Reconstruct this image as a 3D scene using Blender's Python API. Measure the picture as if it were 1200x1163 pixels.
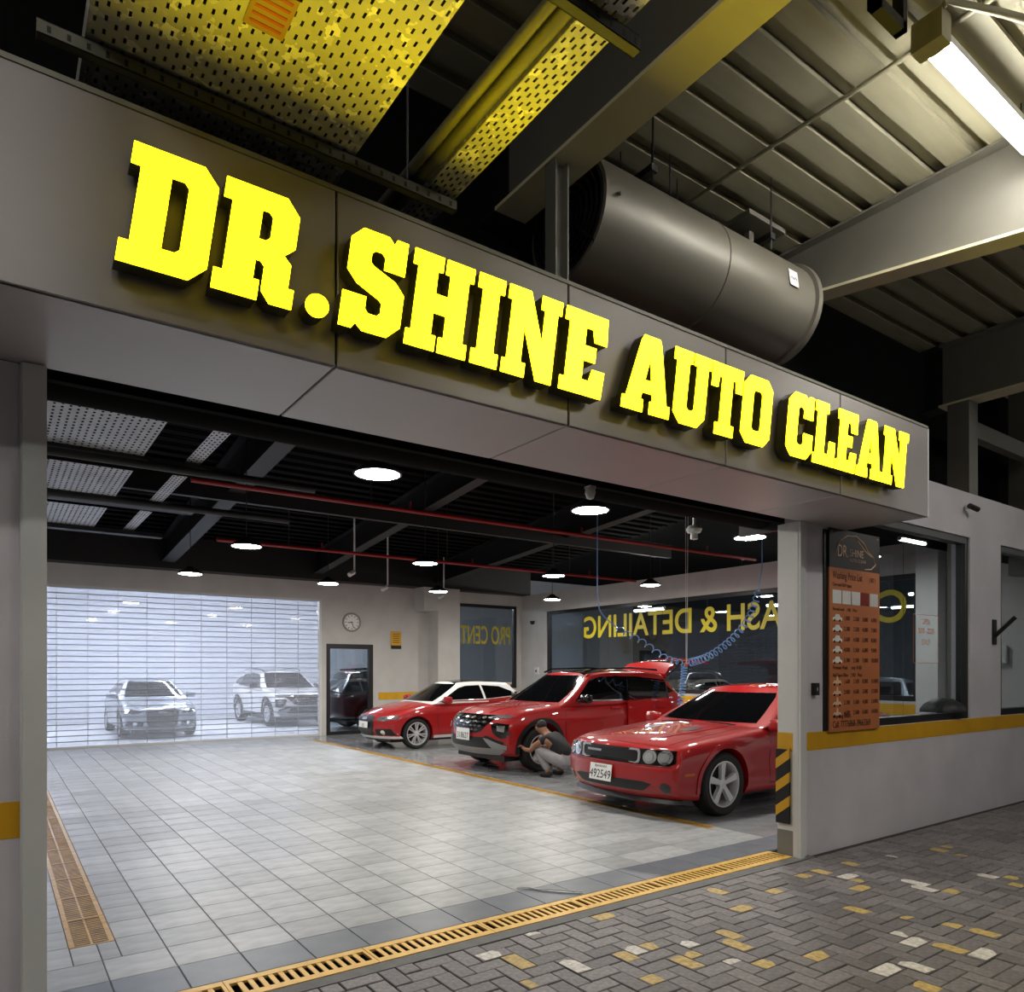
import bpy, bmesh, math, random
from mathutils import Vector, Matrix
from mathutils.bvhtree import BVHTree
from mathutils.geometry import delaunay_2d_cdt
R = math.radians
random.seed(7)
for o in list(bpy.data.objects): bpy.data.objects.remove(o)
SC = bpy.context.scene
COL = SC.collection

# ------------------------------------------------------------------ camera
F = 850.0; HOR = 785.0; CAMZ = 1.65; YAW = math.atan(F / 1190.0)
cam = bpy.data.cameras.new('camera'); camo = bpy.data.objects.new('camera', cam); COL.objects.link(camo)
cam.lens = 36 * F / 1200; cam.sensor_width = 36; cam.shift_y = (HOR - 581.5) / 1200; cam.clip_start = .05
camo.location = (0, 0, CAMZ); camo.rotation_euler = (R(90), 0, -YAW)
SC.camera = camo
DX, DY = math.sin(YAW), math.cos(YAW)
def ray(px):
    s = (px - 600) / F
    return DX + s * DY, DY - s * DX
def ground(px, py, z=0):
    t = F * (CAMZ - z) / (py - HOR); a, b = ray(px)
    return a * t, b * t
def project(x, y, z):
    f = x * DX + y * DY
    if f < .1: return None
    return 600 + F * (x * DY - y * DX) / f, HOR - F * (z - CAMZ) / f, f
# ------------------------------------------------------------------ world, exposure, garage lights
w = bpy.data.worlds.new('world'); SC.world = w; w.use_nodes = True
w.node_tree.nodes['Background'].inputs[0].default_value = (.9, .95, 1, 1)
w.node_tree.nodes['Background'].inputs[1].default_value = .035
SC.view_settings.view_transform = 'Standard'; SC.view_settings.look = 'None'
SC.view_settings.exposure = 0.0; SC.view_settings.gamma = 1; SC.view_settings.use_curve_mapping = False
LETTER_E = 11      # radiance of the sign faces
LAMP_E = 172        # radiance of the round interior lamps
TUBE_E = 95         # radiance of the garage tube lights
BACK_E = 210         # radiance of the lamps behind the far shutter

# ------------------------------------------------------------------ helpers
def lin(c):
    return tuple((v / 255 / 12.92 if v / 255 <= .04045 else ((v / 255 + .055) / 1.055) ** 2.4) for v in c)
MATS = {}
def mat(name, rgb=(128, 128, 128), rough=.5, metal=0, coat=0, var=0, scale=8, bump=0, emit=None, espec=None, island=0, spec=.5, stretch=None):
    if name in MATS: return MATS[name]
    m = bpy.data.materials.new(name); m.use_nodes = True; nt = m.node_tree; b = nt.nodes['Principled BSDF']
    col = lin(rgb)
    b.inputs['Base Color'].default_value = (*col, 1); b.inputs['Roughness'].default_value = rough
    b.inputs['Metallic'].default_value = metal; b.inputs['Coat Weight'].default_value = coat
    b.inputs['Coat Roughness'].default_value = .03; b.inputs['Specular IOR Level'].default_value = spec
    last = None
    if var or bump:
        tc = nt.nodes.new('ShaderNodeTexCoord'); n = nt.nodes.new('ShaderNodeTexNoise')
        n.inputs['Scale'].default_value = scale; n.inputs['Detail'].default_value = 5
        src = tc.outputs['Object']
        if stretch:
            mp = nt.nodes.new('ShaderNodeMapping'); mp.inputs['Scale'].default_value = stretch
            nt.links.new(src, mp.inputs[0]); src = mp.outputs[0]
        nt.links.new(src, n.inputs['Vector'])
    if var:
        r = nt.nodes.new('ShaderNodeValToRGB'); r.color_ramp.elements[0].position = .3; r.color_ramp.elements[1].position = .7
        r.color_ramp.elements[0].color = (*[c * (1 - var) for c in col], 1); r.color_ramp.elements[1].color = (*[min(1, c * (1 + var)) for c in col], 1)
        nt.links.new(n.outputs['Fac'], r.inputs[0]); last = r.outputs[0]
        nt.links.new(last, b.inputs['Base Color'])
    if island:
        g = nt.nodes.new('ShaderNodeNewGeometry'); oi = nt.nodes.new('ShaderNodeObjectInfo')
        ad = nt.nodes.new('ShaderNodeMath'); ad.operation = 'ADD'; fr = nt.nodes.new('ShaderNodeMath'); fr.operation = 'FRACT'
        nt.links.new(g.outputs['Random Per Island'], ad.inputs[0]); nt.links.new(oi.outputs['Random'], ad.inputs[1]); nt.links.new(ad.outputs[0], fr.inputs[0])
        mr = nt.nodes.new('ShaderNodeMapRange'); mr.inputs[3].default_value = 1 - island; mr.inputs[4].default_value = 1 + island
        nt.links.new(fr.outputs[0], mr.inputs[0])
        mx = nt.nodes.new('ShaderNodeMix'); mx.data_type = 'RGBA'; mx.blend_type = 'MULTIPLY'; mx.inputs[0].default_value = 1
        if last: nt.links.new(last, mx.inputs[6])
        else: mx.inputs[6].default_value = (*col, 1)
        nt.links.new(mr.outputs[0], mx.inputs[7]); nt.links.new(mx.outputs[2], b.inputs['Base Color'])
    if bump:
        bp = nt.nodes.new('ShaderNodeBump'); bp.inputs['Strength'].default_value = bump; bp.inputs['Distance'].default_value = .01
        nt.links.new(n.outputs['Fac'], bp.inputs['Height']); nt.links.new(bp.outputs[0], b.inputs['Normal'])
    if emit:
        b.inputs['Emission Color'].default_value = (*lin(emit[0]), 1); b.inputs['Emission Strength'].default_value = emit[1]
    MATS[name] = m; return m
def glass_mat(name, tint, refl=1.0, diffuse=0, dcol=(235, 238, 245), rough=.01):
    m = bpy.data.materials.new(name); m.use_nodes = True; nt = m.node_tree; nt.nodes.clear()
    out = nt.nodes.new('ShaderNodeOutputMaterial'); tr = nt.nodes.new('ShaderNodeBsdfTransparent'); gl = nt.nodes.new('ShaderNodeBsdfGlossy')
    fr = nt.nodes.new('ShaderNodeLayerWeight'); fr.inputs[0].default_value = .5; mx = nt.nodes.new('ShaderNodeMixShader')
    pw = nt.nodes.new('ShaderNodeMath'); pw.operation = 'POWER'; pw.inputs[1].default_value = 4.5; nt.links.new(fr.outputs['Facing'], pw.inputs[0])
    mu = nt.nodes.new('ShaderNodeMath'); mu.operation = 'MULTIPLY_ADD'; mu.inputs[1].default_value = .9 * refl; mu.inputs[2].default_value = .05 * refl; mu.use_clamp = True
    tr.inputs[0].default_value = (*lin(tint), 1); gl.inputs['Roughness'].default_value = rough
    nt.links.new(pw.outputs[0], mu.inputs[0]); nt.links.new(mu.outputs[0], mx.inputs[0])
    base = tr.outputs[0]
    if diffuse:
        d = nt.nodes.new('ShaderNodeBsdfDiffuse'); d.inputs[0].default_value = (*lin(dcol), 1)
        t2 = nt.nodes.new('ShaderNodeBsdfTranslucent'); t2.inputs[0].default_value = (*lin(dcol), 1)
        m2 = nt.nodes.new('ShaderNodeMixShader'); m2.inputs[0].default_value = .4
        nt.links.new(d.outputs[0], m2.inputs[1]); nt.links.new(t2.outputs[0], m2.inputs[2])
        m3 = nt.nodes.new('ShaderNodeMixShader'); m3.inputs[0].default_value = diffuse
        nt.links.new(tr.outputs[0], m3.inputs[1]); nt.links.new(m2.outputs[0], m3.inputs[2]); base = m3.outputs[0]
    nt.links.new(base, mx.inputs[1]); nt.links.new(gl.outputs[0], mx.inputs[2]); nt.links.new(mx.outputs[0], out.inputs[0])
    MATS[name] = m; return m
def spangle(name, rgb):
    m = mat(name, rgb, .5, .25); nt = m.node_tree; b = nt.nodes['Principled BSDF']
    tc = nt.nodes.new('ShaderNodeTexCoord'); v = nt.nodes.new('ShaderNodeTexVoronoi'); v.inputs['Scale'].default_value = 26
    nz = nt.nodes.new('ShaderNodeTexNoise'); nz.inputs['Scale'].default_value = 18
    mxv = nt.nodes.new('ShaderNodeMix'); mxv.data_type = 'RGBA'; mxv.inputs[0].default_value = .12
    nt.links.new(tc.outputs['Object'], nz.inputs['Vector']); nt.links.new(tc.outputs['Object'], mxv.inputs[6]); nt.links.new(nz.outputs['Color'], mxv.inputs[7])
    nt.links.new(mxv.outputs[2], v.inputs['Vector'])
    sp = nt.nodes.new('ShaderNodeSeparateColor'); nt.links.new(v.outputs['Color'], sp.inputs[0])
    r = nt.nodes.new('ShaderNodeValToRGB'); c = lin(rgb)
    r.color_ramp.elements[0].position = .75; r.color_ramp.elements[0].color = (*[x * .85 for x in c], 1)
    r.color_ramp.elements[1].position = .95; r.color_ramp.elements[1].color = (*[min(1, x * 1.5) for x in c], 1)
    nt.links.new(sp.outputs[0], r.inputs[0]); nt.links.new(r.outputs[0], b.inputs['Base Color'])
    return m

def prop(o, label=None, cat=None, group=None, kind=None):
    if label: o['label'] = label
    if cat: o['category'] = cat
    if group: o['group'] = group
    if kind: o['kind'] = kind
    return o
def obj(name, me, parent=None, loc=None, rot=None):
    o = bpy.data.objects.new(name, me); COL.objects.link(o)
    if parent: o.parent = parent
    if loc: o.location = loc
    if rot: o.rotation_euler = rot
    return o
def empty(name, loc=(0, 0, 0), rz=0, label=None, cat=None, group=None, kind=None):
    o = bpy.data.objects.new(name, None); COL.objects.link(o); o.location = loc; o.rotation_euler = (0, 0, rz); o.empty_display_size = .1
    return prop(o, label, cat, group, kind)
class MB:
    def __init__(s): s.v = []; s.f = []; s.mi = []; s.cur = 0
    def add(s, vs, fs):
        n = len(s.v); s.v += [tuple(p) for p in vs]; s.f += [tuple(i + n for i in f) for f in fs]; s.mi += [s.cur] * len(fs); return s
    def box(s, x0, y0, z0, x1, y1, z1):
        vs = [(x, y, z) for x in (x0, x1) for y in (y0, y1) for z in (z0, z1)]
        return s.add(vs, [(0, 1, 3, 2), (4, 6, 7, 5), (0, 4, 5, 1), (2, 3, 7, 6), (0, 2, 6, 4), (1, 5, 7, 3)])
    def bev(s, x0, y0, z0, x1, y1, z1, b):
        """box whose top edges are chamfered by b, open underneath"""
        o = [(x0, y0), (x1, y0), (x1, y1), (x0, y1)]; i = [(x0 + b, y0 + b), (x1 - b, y0 + b), (x1 - b, y1 - b), (x0 + b, y1 - b)]
        vs = [(*p, z0) for p in o] + [(*p, z1 - b) for p in o] + [(*p, z1) for p in i]
        fs = [(8, 9, 10, 11)]
        for k in range(4):
            j = (k + 1) % 4; fs += [(k, j, 4 + j, 4 + k), (4 + k, 4 + j, 8 + j, 8 + k)]
        return s.add(vs, fs)
    def tube(s, pts, r, n=8, caps=True):
        pts = [Vector(p) for p in pts]; rings = []
        rs = r if isinstance(r, (list, tuple)) else [r] * len(pts)
        up = Vector((0, 0, 1))
        for i, p in enumerate(pts):
            d = (pts[min(i + 1, len(pts) - 1)] - pts[max(i - 1, 0)]).normalized()
            a = d.cross(up)
            if a.length < .05: a = d.cross(Vector((1, 0, 0)))
            a.normalize(); b = d.cross(a)
            rings.append([p + (a * math.cos(2 * math.pi * k / n) + b * math.sin(2 * math.pi * k / n)) * rs[i] for k in range(n)])
        vs = [q for rg in rings for q in rg]; fs = []
        for i in range(len(pts) - 1):
            for k in range(n): fs.append((i * n + k, (i + 1) * n + k, (i + 1) * n + (k + 1) % n, i * n + (k + 1) % n))
        if caps: fs += [tuple(range(n)), tuple(range(len(vs) - 1, len(vs) - n - 1, -1))]
        return s.add(vs, fs)
    def lathe(s, prof, axis='z', n=24, at=(0, 0, 0)):
        """prof: list of (radius, height) revolved about the axis"""
        vs = []
        for r, h in prof:
            for k in range(n):
                a = 2 * math.pi * k / n; c, d = r * math.cos(a), r * math.sin(a)
                p = {'z': (c, d, h), 'y': (c, h, d), 'x': (h, c, d)}[axis]
                vs.append((p[0] + at[0], p[1] + at[1], p[2] + at[2]))
        fs = []
        for i in range(len(prof) - 1):
            for k in range(n): fs.append((i * n + k, i * n + (k + 1) % n, (i + 1) * n + (k + 1) % n, (i + 1) * n + k))
        return s.add(vs, fs)
    def prism(s, poly, a, b, plane='xz'):
        """polygon extruded between a and b along the missing axis"""
        def P(p, t): return {'xz': (p[0], t, p[1]), 'yz': (t, p[0], p[1]), 'xy': (p[0], p[1], t)}[plane]
        n = len(poly); vs = [P(p, a) for p in poly] + [P(p, b) for p in poly]
        return s.add(vs, [tuple(range(n)), tuple(range(2 * n - 1, n - 1, -1))] + [(i, (i + 1) % n, n + (i + 1) % n, n + i) for i in range(n)])
    def mesh(s, name, mats, smooth=False, fix=True):
        me = bpy.data.meshes.new(name); me.from_pydata(s.v, [], s.f)
        for m in (mats if isinstance(mats, (list, tuple)) else [mats]): me.materials.append(m)
        if any(s.mi): me.polygons.foreach_set('material_index', s.mi)
        if fix:
            bm = bmesh.new(); bm.from_mesh(me); bmesh.ops.recalc_face_normals(bm, faces=bm.faces); bm.to_mesh(me); bm.free()
        if smooth:
            me.polygons.foreach_set('use_smooth', [True] * len(me.polygons)); me.set_sharp_from_angle(angle=R(40))
        me.update(); return me
    def build(s, name, mats, parent=None, loc=None, rot=None, smooth=False): return obj(name, s.mesh(name, mats, smooth), parent, loc, rot)
def bx(name, m, x0, y0, z0, x1, y1, z1, parent=None): return MB().box(x0, y0, z0, x1, y1, z1).build(name, m, parent)
def to_mesh(o, name):
    dg = bpy.context.evaluated_depsgraph_get(); me = bpy.data.meshes.new_from_object(o.evaluated_get(dg)); me.name = name; return me
def text_mesh(s, size, m, extrude=.0, align='LEFT', sx=1, name='lettering', space=1, off=0):
    c = bpy.data.curves.new('t', 'FONT'); c.body = s; c.size = size; c.align_x = align; c.extrude = extrude; c.space_character = space; c.offset = off
    o = bpy.data.objects.new('t', c); COL.objects.link(o); me = to_mesh(o, name); bpy.data.objects.remove(o)
    if sx != 1:
        for v in me.vertices: v.co.x *= sx
    me.materials.clear(); me.materials.append(m); return me
def poly_mesh(name, outlines, depth, m, z0=0):
    """flat filled shape with holes, extruded from z0 to z0+depth"""
    c = bpy.data.curves.new('p', 'CURVE'); c.dimensions = '2D'; c.fill_mode = 'BOTH'; c.extrude = depth / 2
    for ol in outlines:
        sp = c.splines.new('POLY'); sp.points.add(len(ol) - 1); sp.use_cyclic_u = True
        for p, q in zip(sp.points, ol): p.co = (q[0], q[1], 0, 1)
    o = bpy.data.objects.new('p', c); COL.objects.link(o); me = to_mesh(o, name); bpy.data.objects.remove(o)
    for v in me.vertices: v.co.z += z0 + depth / 2
    me.materials.clear(); me.materials.append(m); return me
def copy_tree(o, parent=None, swap=None):
    c = o.copy(); COL.objects.link(c); c.parent = parent
    if parent: c.matrix_parent_inverse = o.matrix_parent_inverse
    if swap and c.data:
        for i, sl in enumerate(c.material_slots):
            if sl.material and sl.material.name in swap:
                new = swap[sl.material.name]; sl.link = 'OBJECT'; sl.material = new
    for ch in list(o.children): copy_tree(ch, c, swap)
    return c

# ------------------------------------------------------------------ materials
m_wall = mat('wall_paint', (196, 193, 190), .6, var=.06, scale=2.5, bump=.05)
m_wallf = mat('front_wall_paint', (208, 203, 209), .55, var=.08, scale=1.8, bump=.06)
m_white = mat('white_metal', (214, 214, 212), .45, var=.03, scale=3)
m_guide = mat('guide_grey', (212, 212, 210), .4, .0, var=.04, scale=3)
m_band = mat('yellow_band', (214, 160, 18), .5, var=.08, scale=4)
m_acp = mat('composite_panel', (132, 126, 126), .38, .2, var=.02, scale=1.5)
m_soff_lit = mat('soffit_panel', (184, 180, 182), .36, .1, var=.02, scale=1.5)  # fascia panel made lighter: light from below put into the colour
m_joint = mat('joint_black', (14, 13, 13), .7)
m_black = mat('black_paint', (20, 19, 20), .55)
m_blackceil = mat('black_ceiling', (14, 13, 13), .9, spec=.1)
m_frame = mat('dark_frame', (36, 35, 36), .4, .2)
m_steel = mat('painted_steel', (112, 109, 100), .5, .1, var=.06, scale=3)
m_flange_lit = mat('flange_lit_tone', (214, 206, 170), .5, var=.05, scale=3)  # sign glow on the beam undersides put into a paler, creamier tone
m_deck = mat('deck_grey', (146, 141, 118), .55, .0, var=.08, scale=2.2, stretch=(1, 6, 1))
m_galv = spangle('galvanised', (182, 180, 172))
m_galvd = mat('galvanised_dark', (88, 86, 76), .5, .4, var=.1)
m_tile = mat('tile_light', (160, 162, 164), .40, var=.2, scale=5, island=.15, bump=.03, stretch=(1, 2.5, 1))
m_tiled = mat('tile_dark', (98, 104, 114), .40, var=.14, scale=5, island=.08, bump=.03)
m_tilew = mat('tile_wet', (138, 141, 144), .15, var=.2, scale=3, island=.10, bump=.03)
m_grout = mat('grout', (84, 84, 84), .8)
m_paver = mat('paver_grey', (112, 107, 108), .55, var=.3, scale=34, island=.26, bump=.35)
m_sand = mat('paver_joint', (48, 46, 45), .9, var=.2, scale=40)
m_asph = mat('concrete_strip', (100, 99, 98), .7, var=.15, scale=12, bump=.2)
m_road = mat('asphalt', (58, 57, 58), .5, var=.15, scale=6)
m_flakew = mat('paint_white', (206, 200, 193), .6, var=.3, scale=34)
m_flakey = mat('paint_yellow', (188, 160, 96), .6, var=.32, scale=34)
m_grate = mat('grate_yellow', (222, 178, 88), .45, .2, var=.12, scale=10)
m_grated = mat('grate_yellow_worn', (192, 148, 66), .4, .1, var=.25, scale=14)
m_pit = mat('drain_pit', (8, 7, 5), .8)
m_letter = mat('sign_face', (255, 238, 20), .4, emit=((255, 228, 9), LETTER_E))
m_return = mat('sign_return', (52, 50, 20), .4)
m_lamp = mat('lamp_lit', (255, 250, 235), .4, emit=((255, 250, 240), LAMP_E))
m_tube = mat('tube_lit', (255, 255, 250), .4, emit=((255, 252, 244), TUBE_E))
m_tubeb = mat('tube_lit_back', (255, 255, 250), .4, emit=((240, 246, 255), BACK_E))
m_redpipe = mat('red_pipe', (150, 24, 26), .4)
m_glass = glass_mat('window_glass', (212, 218, 222), 1.5)
m_poly = glass_mat('shutter_clear', (244, 246, 252), .6, .14, rough=.04)
m_vinyl = mat('vinyl_yellow', (196, 180, 34), .5)
m_alu = mat('aluminium', (178, 180, 184), .35, .5)
m_slat = mat('slat_joint', (150, 153, 160), .45)
m_chrome = mat('chrome', (210, 210, 212), .12, 1)
m_rubber = mat('rubber', (22, 22, 23), .7)
m_red = mat('car_red', (158, 3, 8), .5, 0, coat=1, spec=.3)
m_silver = mat('car_silver', (186, 192, 202), .3, .4, coat=1)
m_dark = mat('car_dark', (40, 41, 46), .3, .3, coat=1)
m_carwhite = mat('car_white', (228, 228, 226), .3, coat=1)
m_carglass = mat('car_glass', (9, 10, 12), .05, spec=.7)
m_plastic = mat('black_plastic', (20, 20, 21), .45)
m_gloss = mat('gloss_black', (12, 12, 13), .12, coat=.6)
m_gap = mat('panel_gap', (30, 4, 5), .7)
m_lens = mat('headlight_lens', (222, 225, 228), .1, .85, coat=1)
m_bulb = mat('headlight_bulb', (240, 242, 245), .08, .9, coat=1)
m_rim = mat('alloy', (206, 207, 210), .3, .35)
m_skid = mat('skid_silver', (150, 151, 152), .4, .5)
m_plate = mat('plate_white', (232, 232, 230), .4)
m_ink = mat('ink_dark', (28, 22, 26), .6)
m_amber = mat('amber_lens', (190, 90, 20), .3)

# ================================================================== SETTING
X0, X1, Y0, Y1 = -1.6, 12.85, 3.73, 17.5
WTOP = 3.84
# ground everywhere
bx('ground', m_road, -8, -6, -.30, 34, 34, -.06); prop(bpy.data.objects['ground'], kind='structure')
floor = bx('floor', m_grout, X0, 4.005, -.06, X1, Y1, -.004); prop(floor, kind='structure')
pit_x = [(.36, .60, 5.0, 12.9), (6.02, 6.17, 4.95, 16.6)]
P = .3333
def tile_mesh(m, wx, wy): return MB().bev(-wx / 2, -wy / 2, -.012, wx / 2, wy / 2, 0, .003).mesh('tile', m)
cells = []
nx0 = int((X0 - .5) / P) - 1
for i in range(nx0, 40):
    xa = .5 + i * P
    xb = xa + P
    xa2, xb2 = max(xa, X0), min(xb, X1)
    if xb2 - xa2 < .03: continue
    ys = [4.02, 4.365] + [4.365 + P * k for k in range(1, 41)]
    for j in range(len(ys) - 1):
        ya, yb = ys[j], min(ys[j + 1], Y1)
        if yb - ya < .03: continue
        segs = [(xa2, xb2, ya, yb)]
        for (pa, pb, pc, pd) in pit_x:
            ns = []
            for (a, b, c, d) in segs:
                if b <= pa or a >= pb or d <= pc or c >= pd: ns.append((a, b, c, d)); continue
                if a < pa: ns.append((a, pa, c, d))
                if b > pb: ns.append((pb, b, c, d))
                if c < pc: ns.append((max(a, pa), min(b, pb), c, pc))
                if d > pd: ns.append((max(a, pa), min(b, pb), pd, d))
            segs = ns
        for (a, b, c, d) in segs:
            if b - a < .025 or d - c < .025: continue
            p = project((a + b) / 2, (c + d) / 2, 0)
            vis = p and 40 < p[0] < 925 and p[1] < 1180
            cells.append((p[2] if vis else 999 + (p[2] if p else 500), a, b, c, d, j == 0))
cells.sort()
tm = {}; rest = MB()
for k, (dist, a, b, c, d, dk) in enumerate(cells):
    g = .0022
    if k < 300:
        wet = (a + b) / 2 > 6.18; key = (round(b - a, 3), round(d - c, 3), dk, wet)
        if key not in tm: tm[key] = tile_mesh(m_tiled if dk else (m_tilew if wet else m_tile), b - a - 2 * g, d - c - 2 * g)
        obj('floor_tile', tm[key], floor, ((a + b) / 2, (c + d) / 2, 0))
    else:
        rest.cur = 1 if dk else (2 if (a + b) / 2 > 6.18 else 0); rest.bev(a + g, c + g, -.012, b - g, d - g, 0, .003)
prop(rest.build('tile_field', [m_tile, m_tiled, m_tilew], floor), kind='stuff')

# herringbone pavement outside
pave = bx('pavement', m_sand, -5, -2.6, -.06, 14.5, 3.73, -.018); prop(pave, kind='structure')
bl, bw = .22, .11
def herr():
    out = []
    u = bw
    for i in range(-60, 160):
        for j in range(-60, 90):
            k = (i - j) % 4
            if k == 0: out.append((i * u, j * u, bl, bw))
            elif k == 3: out.append((i * u, j * u, bw, bl))
    return out
pv = []
for (x, y, wx, wy) in herr():
    a, b, c, d = x - .5, x - .5 + wx, y - .2, y - .2 + wy
    if b < -4.9 or a > 14.4 or c < -2.5 or c > 3.65: continue
    d = min(d, 3.655)
    if d - c < .03: continue
    p = project((a + b) / 2, (c + d) / 2, 0)
    vis = p and -10 < p[0] < 1230 and p[1] < 1185
    pv.append((p[2] if vis else 999 + (p[2] if p else 500), a, b, c, d))
pv.sort(); tm = {}; rest = MB(); near = []
rr = random.Random(3)
for k, (dist, a, b, c, d) in enumerate(pv):
    g = .0035; dz = rr.uniform(-.003, .003) - .004
    if k < 300:
        key = (round(b - a, 3), round(d - c, 3))
        if key not in tm: tm[key] = MB().bev(-(b - a) / 2 + g, -(d - c) / 2 + g, -.03, (b - a) / 2 - g, (d - c) / 2 - g, 0, .004).mesh('paver', m_paver)
        obj('paver', tm[key], pave, ((a + b) / 2, (c + d) / 2, dz))
    else: rest.bev(a + g, c + g, -.03, b - g, d - g, dz, .004)
    if dist < 900: near.append((a, b, c, d, dz))
prop(rest.build('paver_field', m_paver, pave), kind='stuff')
bx('concrete_strip', m_asph, -5, 3.655, -.05, 5.9, 3.755, -.002, pave)
# worn paint left on single pavers
fl = [(598, 1117, 'w', .7), (612, 1130, 'y', 1), (627, 1094, 'w', .5), (670, 1135, 'w', .9), (707, 1077, 'y', .8), (632, 1147, 'y', .3), (735, 1114, 'w', .6),
      (724, 1118, 'y', .7), (768, 1103, 'y', .5), (790, 1122, 'y', .9), (800, 1118, 'y', .4), (753, 1145, 'y', .5), (797, 1104, 'w', .5), (842, 1045, 'y', .8), (872, 1060, 'y', .8),
      (852, 1091, 'y', .8), (863, 1112, 'y', .9), (876, 1128, 'w', .3), (912, 1130, 'y', .6), (916, 1044, 'y', .6), (950, 1021, 'y', .7), (944, 1028, 'y', .6), (994, 1023, 'w', .9),
      (1000, 1014, 'y', .7), (1000, 1042, 'y', .9), (1004, 1033, 'y', .4), (1056, 1032, 'w', 1), (1076, 1040, 'w', .9), (1100, 1047, 'y', .6), (1067, 1075, 'y', .3), (1025, 1069, 'y', .8),
      (1110, 1082, 'y', .5), (1046, 1092, 'w', .4), (1065, 1108, 'w', .9), (1098, 1109, 'y', .9), (1056, 1128, 'w', .8), (1048, 1138, 'w', 1), (1072, 1152, 'y', .6), (1165, 1095, 'y', .8),
      (1160, 1113, 'w', .9), (1155, 1026, 'w', .7), (1180, 1031, 'y', .5), (1196, 1036, 'y', .5), (1110, 998, 'y', .7), (1125, 990, 'y', .4), (1048, 1003, 'w', .3), (963, 1122, 'y', .8), (1133, 1000, 'y', .3)]
for (px, py, cch, cov) in fl:
    gx, gy = ground(px, py)
    best = None
    for (a, b, c, d, dz) in near:
        if a <= gx <= b and c <= gy <= d: best = (a, b, c, d, dz)
    if not best: continue
    a, b, c, d, dz = best; a += .006; b -= .006; c += .006; d -= .006
    L = rr.random() < .5
    if b - a > d - c:
        e = b - (b - a) * (1 - cov) if L else b
        s = a if L else a + (b - a) * (1 - cov)
        po = [(s + rr.uniform(0, .02), c), (e - rr.uniform(0, .05), c), (e, (c + d) / 2 + rr.uniform(-.03, .03)), (e - rr.uniform(0, .04), d), (s, d)]
    else:
        e = d - (d - c) * (1 - cov) if L else d
        s = c if L else c + (d - c) * (1 - cov)
        po = [(a, s + rr.uniform(0, .02)), (b, s), (b, e - rr.uniform(0, .05)), ((a + b) / 2, e), (a, e - rr.uniform(0, .03))]
    MB().prism(po, dz - .001, dz + .0015, 'xy').build('paint_flake', m_flakew if cch == 'w' else m_flakey, pave)

# walls ------------------------------------------------------------------
def wall_with_holes(name, m, axis, t0, t1, a0, a1, z1, holes, parent=None):
    """axis 'x': wall runs along x between y t0..t1. holes: (a,b,zlo,zhi) sorted"""
    mb = MB(); segs = []; cur = a0
    for (a, b, zl, zh) in sorted(holes):
        segs.append((cur, a, 0, z1)); segs.append((a, b, 0, zl)); segs.append((a, b, zh, z1)); cur = b
    segs.append((cur, a1, 0, z1))
    for (a, b, zl, zh) in segs:
        if b - a < 1e-4 or zh - zl < 1e-4: continue
        if axis == 'x': mb.box(a, t0, zl - (.03 if zl == 0 else 0), b, t1, zh)
        else: mb.box(t0, a, zl - (.03 if zl == 0 else 0), t1, b, zh)
    o = mb.build(name, m, parent); prop(o, kind='structure'); return o
def window(n, axis, tm_, a, b, zl, zh, fr=.07, mull=(), fm=None, depth=.1):
    fm = fm or m_frame
    w_ = empty('window_%d' % n, (0, 0, 0), kind='structure')
    def B(mb, a0, a1, z0, z1, d):
        if axis == 'x': mb.box(a0, tm_ - d, z0, a1, tm_ + d, z1)
        else: mb.box(tm_ - d, a0, z0, tm_ + d, a1, z1)
    mb = MB(); d = depth / 2
    B(mb, a, a + fr, zl, zh, d); B(mb, b - fr, b, zl, zh, d); B(mb, a + fr, b - fr, zl, zl + fr, d); B(mb, a + fr, b - fr, zh - fr, zh, d)
    mb.build('window_frame', fm, w_)
    xs = [a + fr] + list(mull) + [b - fr]
    for k in range(len(xs) - 1):
        mb = MB(); B(mb, xs[k] + (.004 if k else 0), xs[k + 1] - .004, zl + fr, zh - fr, .005); mb.build('pane', m_glass, w_)
    return w_
wf = wall_with_holes('wall_front', m_wallf, 'x', 3.73, 3.93, 5.86, 14.5, 3.68, [(6.25, 9.14, 1.09, 3.17), (9.98, 12.6, 1.09, 3.17)])
w1 = window(1, 'x', 3.80, 6.25, 9.14, 1.09, 3.17, .075, (7.75,))
w2 = window(2, 'x', 3.80, 9.98, 12.6, 1.09, 3.17, .075, (11.3,))
wl = wall_with_holes('wall_front_left', m_wallf, 'x', 3.73, 3.95, -5, .09, 2.95, [])
wl2 = wall_with_holes('wall_left', m_wall, 'y', X0 - .15, X0, 3.95, Y1, WTOP, [])
wb = wall_with_holes('wall_back', m_wall, 'x', Y1, Y1 + .2, X0, X1 + .2, WTOP, [(-1.2, 6.66, 0.0, 3.4), (6.78, 8.05, 0.0, 2.3), (10.38, 12.68, 1.1, 3.53)])
wr = wall_with_holes('wall_right', m_wall, 'y', X1, X1 + .2, 3.93, Y1, WTOP, [(6.05, 16.3, 1.1, 3.31)])
w3 = window(3, 'x', 17.58, 10.38, 12.68, 1.1, 3.53, .09, (11.5,))
w4 = window(4, 'y', 12.93, 6.05, 16.3, 1.1, 3.31, .09, (8.6, 11.2, 13.8))
o = obj('vinyl_lettering', text_mesh('PRO CENTER', .74, m_vinyl, .001, sx=.49, off=.006), w3, (12.5, 17.572, 2.40), (R(90), 0, R(180)))
t = text_mesh('CAR WASH & DETAILING', .80, m_vinyl, .001, sx=.94, off=.012)
o = obj('vinyl_lettering', t, w4, (12.921, 6.25, 2.50), (R(90), 0, R(90)))
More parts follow.
